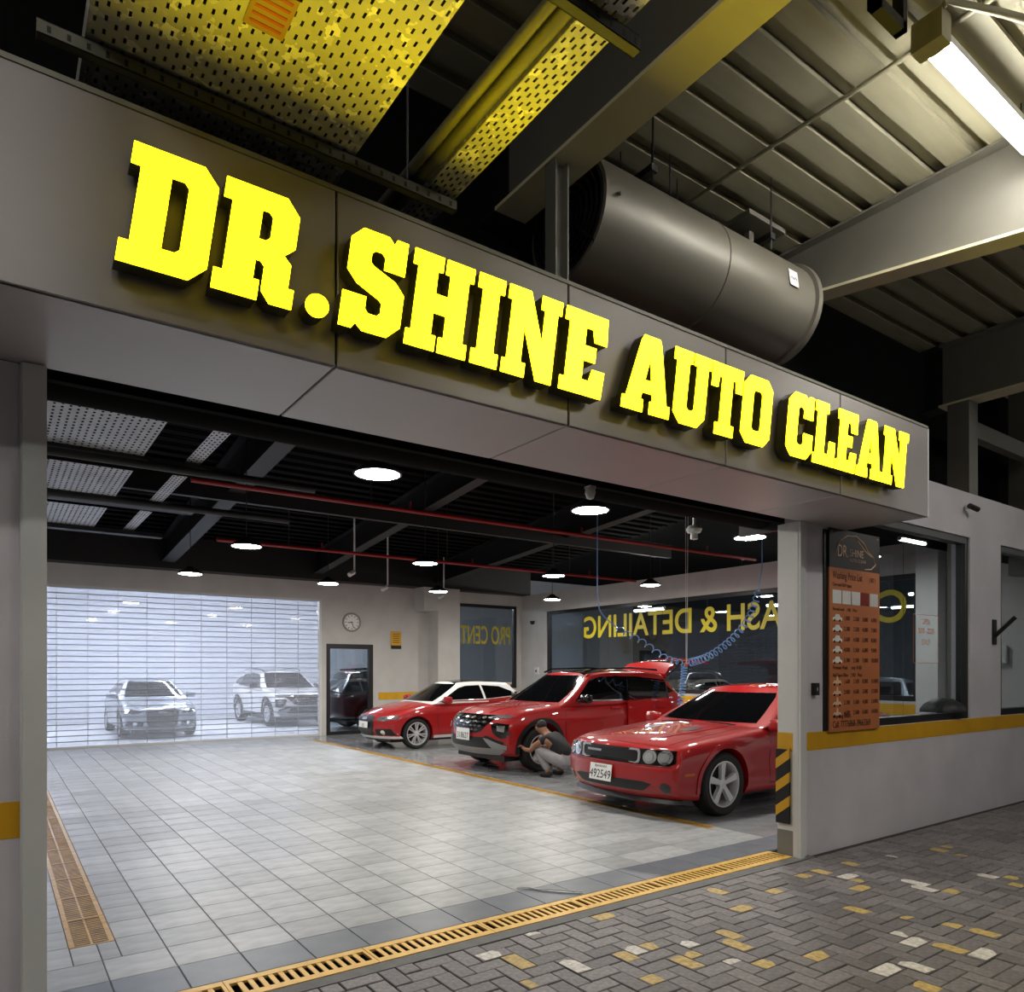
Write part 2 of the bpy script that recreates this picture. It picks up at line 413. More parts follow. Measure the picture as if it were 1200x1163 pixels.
# projecting column and bulkhead on the back wall
o = MB().box(9.68, 16.95, 0, 10.36, 17.5, WTOP).box(9.25, 16.95, 3.22, 9.68, 17.5, WTOP).build('trim_1', m_wall); prop(o, kind='structure')
# front window mid post seen through the pane: white pillar inside
o = MB().box(12.55, 5.6, 0, 12.84, 5.95, WTOP).build('trim_2', m_white); prop(o, kind='structure')
# yellow bands
for i, bxx in enumerate([(5.862, 3.727, .925, 14.4, 3.731, 1.088), (-5, 3.727, .935, .095, 3.731, 1.09), (8.2, 17.494, .86, 9.67, 17.498, 1.05), (12.842, 4, .86, 12.846, 17.4, 1.05), (9.68, 16.944, .86, 10.36, 16.948, 1.05)]):
    o = bx('trim_%d' % (i + 3), m_band, *bxx); prop(o, kind='structure')
# door jamb, guides
j = MB().box(5.745, 3.765, .22, 5.86, 3.925, 2.95).build('trim_8', m_white); prop(j, kind='structure')
bx('plinth', mat('plinth_grey', (128, 128, 124), .6), 5.742, 3.763, 0, 5.862, 3.928, .22, j)
bx('yellow_band', m_band, 5.741, 3.763, .925, 5.745, 3.927, 1.088, j)
g = MB().box(5.735, 3.690, -.02, 5.80, 3.765, 2.95).box(5.80, 3.715, -.02, 5.865, 3.74, 2.95).build('trim_9', m_white); prop(g, kind='structure')
bx('guide_slot', m_guide, 5.733, 3.715, -.01, 5.736, 3.735, 2.95, g)
g = MB().box(.098, 3.690, -.02, .185, 3.80, 2.95).box(.09, 3.705, -.02, .098, 3.72, 2.95).build('trim_10', m_guide); prop(g, kind='structure')
# back glazed door
d1 = empty('door_1', kind='structure')
MB().box(6.78, 17.5, 0, 6.88, 17.6, 2.3).box(7.93, 17.5, 0, 8.05, 17.6, 2.3).box(6.88, 17.5, 2.18, 7.93, 17.6, 2.3).box(6.88, 17.5, 0, 7.93, 17.6, .08).build('door_frame', m_frame, d1)
bx('pane', m_glass, 6.88, 17.54, .08, 7.93, 17.55, 2.18, d1)
# far roller shutter of clear slats
sh = empty('roller_shutter', (0, 17.56, 0), 0, 'clear slatted roller shutter closing the wide back opening', 'shutter')
pit = 3.32 / 28
smb = MB(); smb.box(-1.2, -.006, 0, 6.62, .006, pit - .017); smb.cur = 1; smb.box(-1.2, -.012, pit - .017, 6.62, .012, pit)
smb.cur = 1
for k in range(14): smb.box(-1.2 + .56 * k, -.008, 0, -1.19 + .56 * k, .008, pit - .017)
sm = smb.mesh('slat', [m_poly, m_slat])
for k in range(28): obj('slat', sm, sh, (0, 0, .04 + k * pit))
bx('bottom_bar', m_white, -1.2, -.02, 0, 6.64, .02, .05, sh); bx('guide_rail', m_white, 6.60, -.065, 0, 6.66, .05, 3.4, sh); bx('head_cover', m_white, -1.2, -.06, 3.36, 6.66, .06, 3.40, sh)

# ceiling: metal deck sheets --------------------------------------------------
ceil = bx('ceiling', m_blackceil, -8, -6, 5.86, 34, 34, 5.95); prop(ceil, kind='structure')
DZ = 5.73
def deck_mesh(m, xa, xb):
    pr = [(0, 0), (.19, 0), (.172, .075), (.318, .075), (.30, 0)]
    mb = MB(); mb.add([(x, y, z) for x in (xa, xb) for (y, z) in pr], [(k, k + 1, k + 6, k + 5) for k in range(4)])
    return mb.mesh('deck_sheet', m, fix=False)
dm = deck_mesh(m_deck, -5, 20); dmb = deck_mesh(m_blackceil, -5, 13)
y = -3.0; k = 0
while y < 17.4:
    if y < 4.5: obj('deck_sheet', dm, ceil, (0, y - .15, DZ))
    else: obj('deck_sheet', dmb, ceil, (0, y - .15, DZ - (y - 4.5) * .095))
    y += .3

# steel beams ----------------------------------------------------------------
def beam(name, x, fw, pts, top, label, m, wt=.02):
    """I-beam along y; pts: (y, z of the underside)"""
    b = empty(name, (x, pts[0][0], 0), 0, label, 'beam', 'roof beams')
    y0 = pts[0][0]
    for (ya, za), (yb, zb) in zip(pts[:-1], pts[1:]):
        def slab(xa, xb, la, ha, lb, hb, nm, mm):
            MB().add([(xa, ya - y0, la), (xb, ya - y0, la), (xb, ya - y0, ha), (xa, ya - y0, ha), (xa, yb - y0, lb), (xb, yb - y0, lb), (xb, yb - y0, hb), (xa, yb - y0, hb)],
                     [(0, 1, 2, 3), (7, 6, 5, 4), (0, 4, 5, 1), (3, 2, 6, 7), (0, 3, 7, 4), (1, 5, 6, 2)]).build(nm, mm, b)
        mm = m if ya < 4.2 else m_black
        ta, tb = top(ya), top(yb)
        slab(0, fw, za, za + .025, zb, zb + .025, 'bottom_flange', m_flange_lit if ya < 4.2 else mm)
        slab(fw / 2 - wt / 2, fw / 2 + wt / 2, za + .025, ta - .02, zb + .025, tb - .02, 'web', mm)
        slab(0, fw, ta - .02, ta, tb - .02, tb, 'top_flange', mm)
    return b
topf = lambda y: DZ - .006 if y < 4.5 else DZ - .012 - (y - 4.5) * .095 - .03
bp = [(-3, 4.94), (4.3, 4.94), (17.3, 3.95)]
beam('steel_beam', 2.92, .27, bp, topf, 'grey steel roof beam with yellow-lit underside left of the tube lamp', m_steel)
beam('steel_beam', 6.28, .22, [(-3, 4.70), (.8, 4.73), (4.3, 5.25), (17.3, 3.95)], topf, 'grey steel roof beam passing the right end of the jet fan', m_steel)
beam('steel_beam', 9.65, .25, bp, topf, 'dark steel roof beam farthest right above the front wall', m_steel)
o = MB().box(9.66, 3.95, 0, 9.9, 4.2, 4.94).build('trim_11', m_steel); prop(o, kind='structure')
for k, (xx, yy) in enumerate([(11.9, 4.05)]):
    o = MB().box(xx, yy, 3.0, xx + .3, yy + .3, 5.7).build('trim_12', m_steel); prop(o, kind='structure')
o = MB().add([(9.9, 4.0, 4.55), (9.9, 4.12, 4.55), (9.9, 4.12, 4.75), (9.9, 4.0, 4.75), (14, 4.0, 4.55), (14, 4.12, 4.55), (14, 4.12, 4.75), (14, 4.0, 4.75)],
             [(0, 1, 2, 3), (7, 6, 5, 4), (0, 4, 5, 1), (3, 2, 6, 7), (0, 3, 7, 4), (1, 5, 6, 2)]).build('steel_girt', m_steel); prop(o, 'dark horizontal steel girt beside the far right column', 'beam')
# post under first beam
pst = empty('steel_post', (2.93, 3.62, 3.70), 0, 'short grey steel post standing behind the sign, under the first beam', 'post')
MB().box(0, 0, 0, .012, .11, 1.235).box(.098, 0, 0, .11, .11, 1.235).box(.012, .049, 0, .098, .061, 1.235).build('shaft', m_steel, pst)
bx('base_plate', m_steel, -.04, -.02, 0, .15, .13, .012, pst)
o = bx('wall_front_upper', m_blackceil, X0, 4.52, 3.25, X1, 4.58, 5.70); prop(o, kind='structure')
# interior cross beam over the back wall, and along the right wall
o = MB().box(X0, 17.05, WTOP, X1, 17.7, 4.75).build('roof_girder', m_black); prop(o, 'black girder running along the top of the back wall', 'beam')
o = MB().box(X0, 11.6, 4.25, X1, 11.72, 4.55).build('roof_girder', m_black); prop(o, 'black girder crossing the middle of the hall ceiling', 'beam')

# ================================================================== SIGN FASCIA
FY = 2.98; FB = 2.955; FT = 3.71
fas = empty('sign_fascia', (0, FY, FB), 0, 'grey composite panel fascia and soffit box over the wide entrance', 'fascia')
MB().box(-5, .022, .022, 6.48, .74, FT - FB - .03).build('backing', m_joint, fas)
js = [-4.03, -2.72, -1.41, -.11, 1.2, 2.5, 3.81, 5.14, 6.50]
for a, b in zip(js[:-1], js[1:]):
    me = MB().bev(-(b - a) / 2 + .005, -(FT - FB) / 2, -.02, (b - a) / 2 - .005, (FT - FB) / 2, 0, .004).mesh('panel', m_acp)
    obj('panel', me, fas, ((a + b) / 2, 0, (FT - FB) / 2), (R(90), 0, 0))
    me = MB().bev(-(b - a) / 2 + .005, -.373, -.02, (b - a) / 2 - .005, .373, 0, .004).mesh('soffit_panel', m_soff_lit)
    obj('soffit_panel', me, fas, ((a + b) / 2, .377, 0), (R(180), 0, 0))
bx('end_cap', m_acp, 6.482, .002, 0, 6.502, .75, FT - FB, fas)
bx('edge_trim', m_white, 6.503, -.002, 0, 6.512, .02, FT - FB, fas)
MB().box(-5, -.004, FT - FB, 6.5, .10, FT - FB + .02).box(-5, .085, FT - FB + .02, 6.5, .10, FT - FB + .06).build('top_flashing', m_steel, fas)

GL = {
 'D': (72, [[(0,0),(58,0),(72,14),(72,86),(58,100),(0,100),(0,82),(8,82),(8,18),(0,18)], [(33,19),(44,19),(48,23),(48,77),(44,81),(33,81)]]),
 'R': (76, [[(0,0),(42,0),(42,18),(36,18),(36,36),(41,36),(45,32),(45,10),(54,0),(76,0),(76,18),(70,18),(70,40),(62,47),(72,56),(72,86),(58,100),(0,100),(0,82),(8,82),(8,18),(0,18)], [(36,55),(43,55),(47,59),(47,78),(43,82),(36,82)]]),
 'S': (68, [[(0,0),(14,0),(18,6),(26,0),(54,0),(68,13),(68,46),(56,57),(30,66),(26,69),(26,78),(30,82),(38,82),(42,78),(42,66),(66,66),(66,100),(53,100),(50,94),(43,100),(14,100),(2,88),(2,56),(14,45),(40,35),(44,32),(44,22),(40,18),(30,18),(26,22),(26,34),(0,34)]]),
 'H': (76, [[(0,0),(36,0),(36,16),(30,16),(30,40),(46,40),(46,16),(40,16),(40,0),(76,0),(76,16),(70,16),(70,84),(76,84),(76,100),(40,100),(40,84),(46,84),(46,60),(30,60),(30,84),(36,84),(36,100),(0,100),(0,84),(6,84),(6,16),(0,16)]]),
 'I': (42, [[(0,0),(42,0),(42,16),(34,16),(34,84),(42,84),(42,100),(0,100),(0,84),(8,84),(8,16),(0,16)]]),
 'N': (82, [[(0,0),(34,0),(34,16),(27,16),(27,58),(52,0),(76,0),(76,84),(82,84),(82,100),(50,100),(50,84),(56,84),(56,44),(32,100),(0,100),(0,84),(6,84),(6,16),(0,16)]]),
 'E': (66, [[(0,0),(64,0),(66,33),(47,33),(43,18),(32,18),(32,42),(50,42),(50,60),(32,60),(32,82),(43,82),(47,67),(66,67),(64,100),(0,100),(0,84),(7,84),(7,16),(0,16)]]),
 'A': (84, [[(0,0),(36,0),(36,16),(31,16),(33,26),(51,26),(53,16),(48,16),(48,0),(84,0),(84,16),(78,16),(60,92),(56,100),(28,100),(24,92),(6,16),(0,16)], [(36,42),(48,42),(42,72)]]),
 'U': (74, [[(20,0),(54,0),(68,14),(68,84),(74,84),(74,100),(40,100),(40,84),(46,84),(46,24),(42,20),(34,20),(30,24),(30,84),(36,84),(36,100),(0,100),(0,84),(6,84),(6,14)]]),
 'T': (70, [[(14,0),(56,0),(56,16),(47,16),(47,82),(54,82),(56,66),(70,66),(70,100),(0,100),(0,66),(14,66),(16,82),(23,82),(23,16),(14,16)]]),
 'O': (70, [[(14,0),(56,0),(70,14),(70,86),(56,100),(14,100),(0,86),(0,14)], [(28,20),(42,20),(46,24),(46,76),(42,80),(28,80),(24,76),(24,24)]]),
 'C': (68, [[(14,0),(54,0),(68,14),(68,40),(44,40),(44,24),(40,20),(30,20),(26,24),(26,76),(30,80),(38,80),(42,76),(42,64),(66,64),(66,100),(54,100),(50,93),(42,100),(14,100),(0,86),(0,14)]]),
 'L': (66, [[(0,0),(66,0),(66,40),(48,40),(46,18),(32,18),(32,84),(40,84),(40,100),(0,100),(0,84),(7,84),(7,16),(0,16)]]),
 '.': (22, [[(11 + 11 * math.cos(2 * math.pi * k / 20), 11 + 11 * math.sin(2 * math.pi * k / 20)) for k in range(20)]]),
}
LET = [('D', .345, .295, 'D, leftmost letter of the sign'), ('R', .662, .305, 'R, the second letter'), ('.', 1.02, .098, 'round full stop after the letters D and R'),
       ('S', 1.165, .275, 'S at the start of SHINE'), ('H', 1.468, .315, 'H of SHINE'), ('I', 1.81, .15, 'I of SHINE'), ('N', 1.985, .332, 'N of SHINE'), ('E', 2.345, .295, 'E at the end of SHINE'),
       ('A', 2.785, .375, 'A at the start of AUTO'), ('U', 3.165, .325, 'U of AUTO'), ('T', 3.505, .29, 'T of AUTO'), ('O', 3.81, .295, 'O at the end of AUTO'),
       ('C', 4.29, .295, 'C at the start of CLEAN'), ('L', 4.605, .262, 'L of CLEAN'), ('E', 4.888, .262, 'E of CLEAN'), ('A', 5.17, .345, 'A of CLEAN'), ('N', 5.525, .37, 'N, rightmost letter of the sign')]
LB, LH, SL = 3.09, .44, .14
for ch, lx, lw, lab in LET:
    gw, outs = GL[ch]; sx = lw / gw; sy = LH / 100
    def shr(ol, d=0): return [((p[0]) * sx + p[1] * sy * SL, p[1] * sy) for p in ol]
    e = empty('sign_letter', (lx, FY, LB), 0, 'glowing yellow slab letter ' + lab if ch != '.' else 'glowing yellow ' + lab, 'sign letter', 'illuminated sign letters')
    o = obj('letter_return', poly_mesh('letter_return', [shr(q) for q in outs], .080, m_return), e, (0, -.02, 0), (R(90), 0, 0))
    o = obj('letter_face', poly_mesh('letter_face', [shr(q) for q in outs], .005, m_letter), e, (0, -.100, 0), (R(90), 0, 0))
    for (a, b) in ((.3, .12), (.7, .12)) if ch != '.' else ((.5, .1),):
        bx('standoff', m_joint, lw * a - .01, -.021, LH * b - .01, lw * a + .01, .001, LH * b + .01, e)

# ================================================================== CABLE TRAYS ABOVE THE SIGN
def perforated(xa, xb, ya, yb, px, py, sw, sl, th=.0025):
    mb = MB(); nx = max(1, round((xb - xa) / px)); ny = max(1, round((yb - ya) / py)); ux = (xb - xa) / nx; uy = (yb - ya) / ny
    for i in range(nx):
        for j in range(ny):
            x, y = xa + i * ux, ya + j * uy
            cy = y + uy * (.32 if i % 2 else .68)
            cx = x + ux / 2
            o = [(x, y), (x + ux, y), (x + ux, y + uy), (x, y + uy)]
            h = [(cx - sw, cy - sl), (cx + sw, cy - sl), (cx + sw, cy + sl), (cx - sw, cy + sl)]
            mb.add([(*p, 0) for p in o + h], [(k, (k + 1) % 4, 4 + (k + 1) % 4, 4 + k) for k in range(4)])
    return mb
tr = empty('cable_tray', (.27, .4, 3.93), 0, 'wide galvanised perforated cable tray lit yellow above the letter D', 'cable tray')
bx('slot_blackout', m_black, .02, 0, .03, 1.01, 3.0, .05, tr)  # black sheet added above the tray so its slots look dark
me = perforated(0, 1.03, 0, 3.0, .033, .066, .005, .013).mesh('perforated_sheet', m_galv, fix=False)
o = obj('perforated_sheet', me, tr); md = o.modifiers.new('s', 'SOLIDIFY'); md.thickness = .0012
MB().box(-.004, 0, 0, 0, 3.0, .08).build('side_rail', m_galv, tr); MB().box(1.03, 0, 0, 1.034, 3.0, .08).build('side_rail', m_galv, tr)
st = bx('warning_sticker', mat('sticker_orange', (150, 112, 60), .5), .44, 2.03, -.006, .58, 2.22, -.001, tr)
for k in range(5): bx('print_line', mat('sticker_red', (170, 60, 30), .5), .455, 2.05 + k * .034, -.0075, .565, 2.062 + k * .034, -.006, st)
tr2 = empty('cable_tray', (1.68, .4, 3.95), 0, 'narrow perforated cable tray beside a conduit, left of the first beam', 'cable tray')
bx('slot_blackout', m_black, .01, 0, .02, .14, 3.05, .035, tr2)  # added likewise, to darken the slots of the narrow tray
me = perforated(0, .15, 0, 3.05, .025, .055, .005, .013).mesh('perforated_sheet', m_galv, fix=False)
o = obj('perforated_sheet', me, tr2); md = o.modifiers.new('s', 'SOLIDIFY'); md.thickness = .0012
MB().box(-.003, 0, 0, 0, 3.05, .05).build('side_rail', m_galv, tr2); MB().box(.15, 0, 0, .153, 3.05, .05).build('side_rail', m_galv, tr2)
for dx, rr_ in ((-.045, .032), (-.105, .024)):
    o = MB().tube([(1.68 + dx, .4, 3.97), (1.68 + dx, 1.9, 3.97), (1.68 + dx, 3.6, 3.97)], rr_, 12).build('conduit', m_galvd, smooth=True)
    prop(o, 'thick metal conduit beside the narrow cable tray' if rr_ > .03 else 'thinner metal conduit left of the thick conduit', 'conduit')
def strut(x0, x1, y, z, label, m=None):
    e = empty('strut_channel', (x0, y, z), 0, label, 'strut')
    MB().box(0, 0, 0, x1 - x0, .041, .003).box(0, 0, 0, x1 - x0, .003, .05).box(0, .038, 0, x1 - x0, .041, .05).box(0, 0, .047, x1 - x0, .012, .05).box(0, .029, .047, x1 - x0, .041, .05).build('channel', m or m_galvd, e)
    n = int((x1 - x0) / .06)
    mb = MB()
    for k in range(n): mb.box(.03 + k * .06, -.0012, .012, .042 + k * .06, .0002, .034)
    prop(mb.build('slot_row', m_joint, e), kind='stuff'); return e
strut(.12, 1.81, 2.99, 3.855, 'slotted steel strut lying along the top of the fascia under the wide tray')
strut(.7, 1.90, 1.86, 3.885, 'steel strut crossing under the narrow tray near the top edge', m_black)
o = MB().tube([(.8, 1.88, 3.93), (.8, 1.88, 5.7)], .006, 6).build('threaded_rod', m_black); prop(o, 'thin black threaded rod holding up a strut end', 'rod')
o = MB().tube([(1.55, 3.0, 3.9), (1.55, 3.0, 5.72)], .006, 6).build('threaded_rod', m_black); prop(o, 'thin threaded rod hanging above the sign between the trays', 'rod')
# inside the hall: the tray goes on, painted, in short sheets
m_trayin = mat('tray_inside', (176, 176, 178), .45, .5, var=.1)
tr3 = empty('cable_tray', (.27, 4.6, 3.93), 0, 'wide perforated tray under the black hall ceiling behind the shutter roll', 'cable tray')
me = perforated(0, 1.03, 0, 1.9, .06, .10, .010, .022).mesh('perforated_sheet', m_trayin, fix=False)
for k, yy in enumerate((0, 2.35, 4.7, 7.05)): obj('perforated_sheet', me, tr3, (0, yy, 0))
tr4 = empty('cable_tray', (1.72, 4.6, 3.95), 0, 'narrow perforated tray inside the hall beside the wide one', 'cable tray')
me = perforated(0, .16, 0, 1.9, .04, .10, .008, .022).mesh('perforated_sheet', m_trayin, fix=False)
for k, yy in enumerate((0, 2.35, 4.7, 7.05)): obj('perforated_sheet', me, tr4, (0, yy, 0))
for k in range(5):
    yy = 6.5 + 2.35 * k - .27
    if yy > 15: break
    o = bx('tray_support', m_black, -.3, yy, 3.86, 2.3, yy + .2, 3.93); prop(o, 'black support bar under the hall cable trays, number %s from the entrance' % ['one', 'two', 'three', 'four', 'five'][k], 'support')

# ================================================================== JET FAN
m_fan = mat('fan_grey', (112, 107, 96), .45, .3, var=.05, scale=2)
FX, FYc, FZ, FR, FL = 3.30, 3.95, 4.84, .41, 2.42
fan = empty('jet_fan', (FX, FYc, FZ), 0, 'long grey cylindrical jet fan hanging behind the sign', 'fan')
MB().lathe([(FR - .03, 0), (FR, .0), (FR, 1.28), (FR + .006, 1.285), (FR + .006, 1.30), (FR, 1.305), (FR, FL)], 'x', 48).build('casing', m_fan, fan, smooth=True)
MB().lathe([(FR, FL), (FR + .03, FL + .01), (FR + .035, FL + .06), (FR - .02, FL + .07), (FR - .05, FL)], 'x', 48).build('outlet_ring', m_fan, fan, smooth=True)
MB().lathe([(0, .25), (FR - .03, .25), (FR - .03, .0)], 'x', 48).build('inner_liner', m_joint, fan)
for k in range(7):
    r_ = .06 + k * .052
    MB().lathe([(r_ - .006, -.012), (r_ + .006, -.012), (r_ + .006, 0), (r_ - .006, 0), (r_ - .006, -.012)], 'x', 36).build('grille_ring', m_black, fan)
for k in range(4):
    a = R(45 + 90 * k); MB().tube([(-.006, 0, 0), (-.006, math.cos(a) * FR, math.sin(a) * FR)], .006, 6).build('grille_bar', m_black, fan)
MB().lathe([(0, .05), (.1, .05), (.12, .25)], 'x', 20).build('motor_hub', m_black, fan)
a = R(-160)
sgn = MB(); sgn.box(2.04, -.003, -.07, 2.16, .0, .07)
so = sgn.build('maker_plate', m_plate, fan, (0, -FR * math.cos(R(8)) - .004, FR * math.sin(R(8))), (R(-8), 0, 0))
so2 = obj('lettering', text_mesh('mark', .045, m_ink, .0005, 'CENTER'), so, (2.10, -.004, -.012), (R(90), 0, 0))
for xx in (.55, 1.95):
    MB().box(xx - .03, -.32, .38, xx + .03, .32, .43).build('hanger_bracket', m_black, fan)
    for yy in (-.3, .3): MB().tube([(xx, yy, .3), (xx, yy, DZ - FZ)], .008, 6).build('hanger_rod', m_black, fan)
for xx, yy in ((.75, -.1), (.95, -.1), (.62, .1), (1.2, .05)): MB().tube([(xx, yy, .38), (xx, yy, DZ - FZ - .1)], .006, 6).build('drop_rod', m_black, fan)
MB().box(2.0, -.05, .37, 2.06, .0, .62).box(1.8, -.2, .60, 2.3, .15, .64).build('mounting_arm', m_steel, fan)
MB().tube([(.1, -.41, .0), (.1, -.45, -.02)], .012, 8).build('terminal_stub', m_steel, fan)

# ================================================================== TUBE LAMP, CONDUITS
def batten(x, y, z, L, label, m=None, along='x', w=.12, group='tube lamps'):
    e = empty('tube_lamp', (x, y, z), 0 if along == 'x' else R(90), label, 'lamp', group)
    MB().box(0, -w / 2, .05, L, w / 2, .10).build('housing', m_white, e)
    pr = [(-w / 2, .05), (-w / 2, .015), (-w / 4, -.01), (w / 4, -.01), (w / 2, .015), (w / 2, .05)]
    MB().prism(pr, .02, L - .02, 'yz').build('diffuser', m or m_tube, e)
    MB().prism([(p[0] * 1.04, p[1] * 1.04) for p in pr], 0, .02, 'yz').prism([(p[0] * 1.04, p[1] * 1.04) for p in pr], L - .02, L, 'yz').build('end_cap', m_white, e)
    for xx in (.2, L - .2): MB().tube([(xx, 0, .1), (xx, 0, (DZ if z > 5 else 5.86) - z)], .006, 6).build('suspension', m_black, e)
    return e
batten(4.72, 2.12, 5.46, 1.5, 'bright white tube lamp under the deck at the upper right')
for (bx_, by_, lb_) in ((4.7, -1.4, 'added out of view above the pavement, right of the viewer'), (-2.7, .3, 'added out of view left of the viewer'), (-.4, -2.2, 'added out of view behind the viewer'), (8.6, .3, 'added out of view above the pavement at the far right'), (21.6, -3.1, 'far off, mirrored in the front window'), (17.0, -1.6, 'far off beyond the second front window')):  # first four are unseen, added to light the facade and pavement
    batten(bx_, by_, 5.46, 1.5, 'garage tube lamp ' + lb_)
def pipe(name, pts, r, m, label, cat, group=None):
    o = MB().tube(pts, r, 10).build(name, m, smooth=True); prop(o, label, cat, group); return o
pipe('conduit', [(4.9, 1.6, DZ - .03), (4.9, 4.3, DZ - .03)], .018, m_deck, 'thin grey conduit running from the tube lamp towards the fan', 'conduit')
pipe('conduit', [(4.9, 2.3, DZ - .03), (4.6, 2.0, 5.62), (4.9, 1.85, 5.6), (5.2, 1.75, 5.62), (5.35, 1.6, 5.5), (5.75, 1.6, 5.46)], .022, m_deck, 'bent grey conduit looping beside the tube lamp', 'conduit')
o = MB().box(4.60, 2.03, 5.44, 4.72, 2.21, 5.62).build('junction_box', m_deck); prop(o, 'grey junction box at the left end of the bright tube lamp', 'junction box')
hb = empty('hanging_bracket', (3.72, 1.95, 5.1), 0, 'black U-shaped steel bracket hanging at the top edge', 'bracket')
MB().box(0, 0, 0, .04, .06, .62).build('arm', m_black, hb); MB().box(.26, 0, 0, .30, .06, .62).build('arm', m_black, hb); MB().box(0, 0, 0, .30, .06, .05).build('cross_bar', m_black, hb)

# ================================================================== HALL CEILING SERVICES
roll = empty('shutter_roll', (0, 4.22, 3.18), 0, 'black rolled-up entrance shutter behind the soffit', 'shutter')
MB().lathe([(0, .2), (.20, .2), (.20, 5.9), (0, 5.9)], 'x', 28).build('barrel', m_blackceil, roll, smooth=True)
bx('end_plate', m_black, .1, -.24, -.24, .2, .24, .3, roll); bx('end_plate', m_black, 5.9, -.24, -.24, 5.95, .24, .3, roll)
MB().box(.2, -.26, -.19, 5.9, -.21, .3).build('cover_sheet', m_blackceil, roll)
for k, (y, z, xa, xb) in enumerate([(9.2, 3.90, 1.9, 12.7), (12.6, 3.80, 3.0, 12.7)]):
    sp_ = pipe('sprinkler_pipe', [(xa, y, z), (xb, y, z)], .030, m_redpipe, ['red sprinkler pipe crossing the hall ceiling nearer the entrance', 'red sprinkler pipe crossing the hall ceiling farther back'][k], 'pipe', 'sprinkler pipes')
    for xh in (4.2, 7.4, 10.6):
        MB().tube([(xh, y, z + .02), (xh, y, topf(y) + .05)], .01, 6).build('hanger', m_black, sp_); MB().tube([(xh + .6, y, z + .02), (xh + .6, y, z + .13)], .014, 6).build('sprinkler_head', m_redpipe, sp_)
for k, (y, z) in enumerate([(6.6, 3.98), (8.1, 3.72), (10.2, 3.76)]):
    pipe('ceiling_pipe', [(-1, y, z), (2.6 + k * .4, y, z)], .045, m_black, 'black ceiling pipe at the left of the hall, number %s from the entrance' % ['one', 'two', 'three'][k], 'pipe', 'black pipes')
for k, (px, X, Y) in enumerate([(0, 6.05, 12.5), (0, 5.15, 15.0), (0, 4.6, 15.8)]):
    pass
LAMPZ = 3.39
def ceiling_lamp(x, y, label):
    e = empty('ceiling_lamp', (x, y, LAMPZ), 0, label, 'lamp', 'round hall lamps')
    MB().lathe([(.0, .13), (.06, .13), (.08, .10), (.19, .035), (.215, .012), (.215, -.004), (.195, -.004)], 'z', 32).build('housing', m_black, e, smooth=True)
    MB().lathe([(.0, -.024), (.10, -.02), (.195, -.003)], 'z', 32).build('diffuser', m_lamp, e, smooth=True)
    zt = topf(y) - LAMPZ
    MB().tube([(0, 0, .12), (0, 0, zt + .2)], .008, 6).build('drop_rod', m_black, e)
rows = [('front', 5.95, (2.78, 5.3, 8.1, 11.0)), ('middle', 10.5, (2.9, 5.75, 8.45, 11.0)), ('rear', 14.1, (2.9, 5.5, 8.05, 11.3))]
onum = ['first', 'second', 'third', 'fourth']
for nm, y, xs in rows:
    for k, x in enumerate(xs): ceiling_lamp(x, y, 'glowing round ceiling lamp, %s from the left in the %s row' % (onum[k], nm))
def spot_cam(x, y, ztop, zl, label, yaw=0):
    e = empty('ceiling_camera', (x, y, zl), yaw, label, 'camera')
    MB().tube([(0, 0, .03), (0, 0, ztop - zl)], .018, 8).build('drop_tube', m_white, e)
    MB().lathe([(.0, 0), (.035, 0), (.045, .02), (.045, .16), (0, .18)], 'x', 14).build('body', m_white, e, (0, 0, 0), (0, R(28), 0), smooth=True)
    MB().lathe([(0, -.003), (.03, -.003), (.03, .0)], 'x', 12).build('lens', m_black, e, (0, 0, 0), (0, R(28), 0))
spot_cam(5.85, 13.6, 4.8, 3.60, 'white ceiling camera on a rod left of the wall clock', R(200))
spot_cam(7.35, 15.2, 4.7, 3.55, 'white ceiling camera on a rod above the wall clock', R(160))
spot_cam(9.3, 16.0, 4.5, 3.55, 'white ceiling camera on a rod near the back column', R(160))
# white device hanging behind the soffit
dv = empty('hanging_sensor', (5.28, 4.49, 2.86), 0, 'white sensor hanging on a short rod under the soffit edge', 'sensor')
MB().tube([(0, 0, .12), (0, 0, .45)], .012, 8).build('drop_tube', m_white, dv)
MB().lathe([(0, .13), (.05, .12), (.075, .09), (.06, .06), (.03, .05), (.035, 0), (0, -.01)], 'z', 18).build('body', m_white, dv, smooth=True)
dv = empty('soffit_camera', (3.55, 3.985, 2.922), 0, 'small pale camera fixed beneath the soffit edge', 'camera')
MB().lathe([(0, .05), (.035, .05), (.04, .02), (.025, -.02), (0, -.03)], 'z', 14).build('dome', m_guide, dv, smooth=True)
bx('mount', m_guide, -.03, -.03, .05, .03, .03, .07, dv)

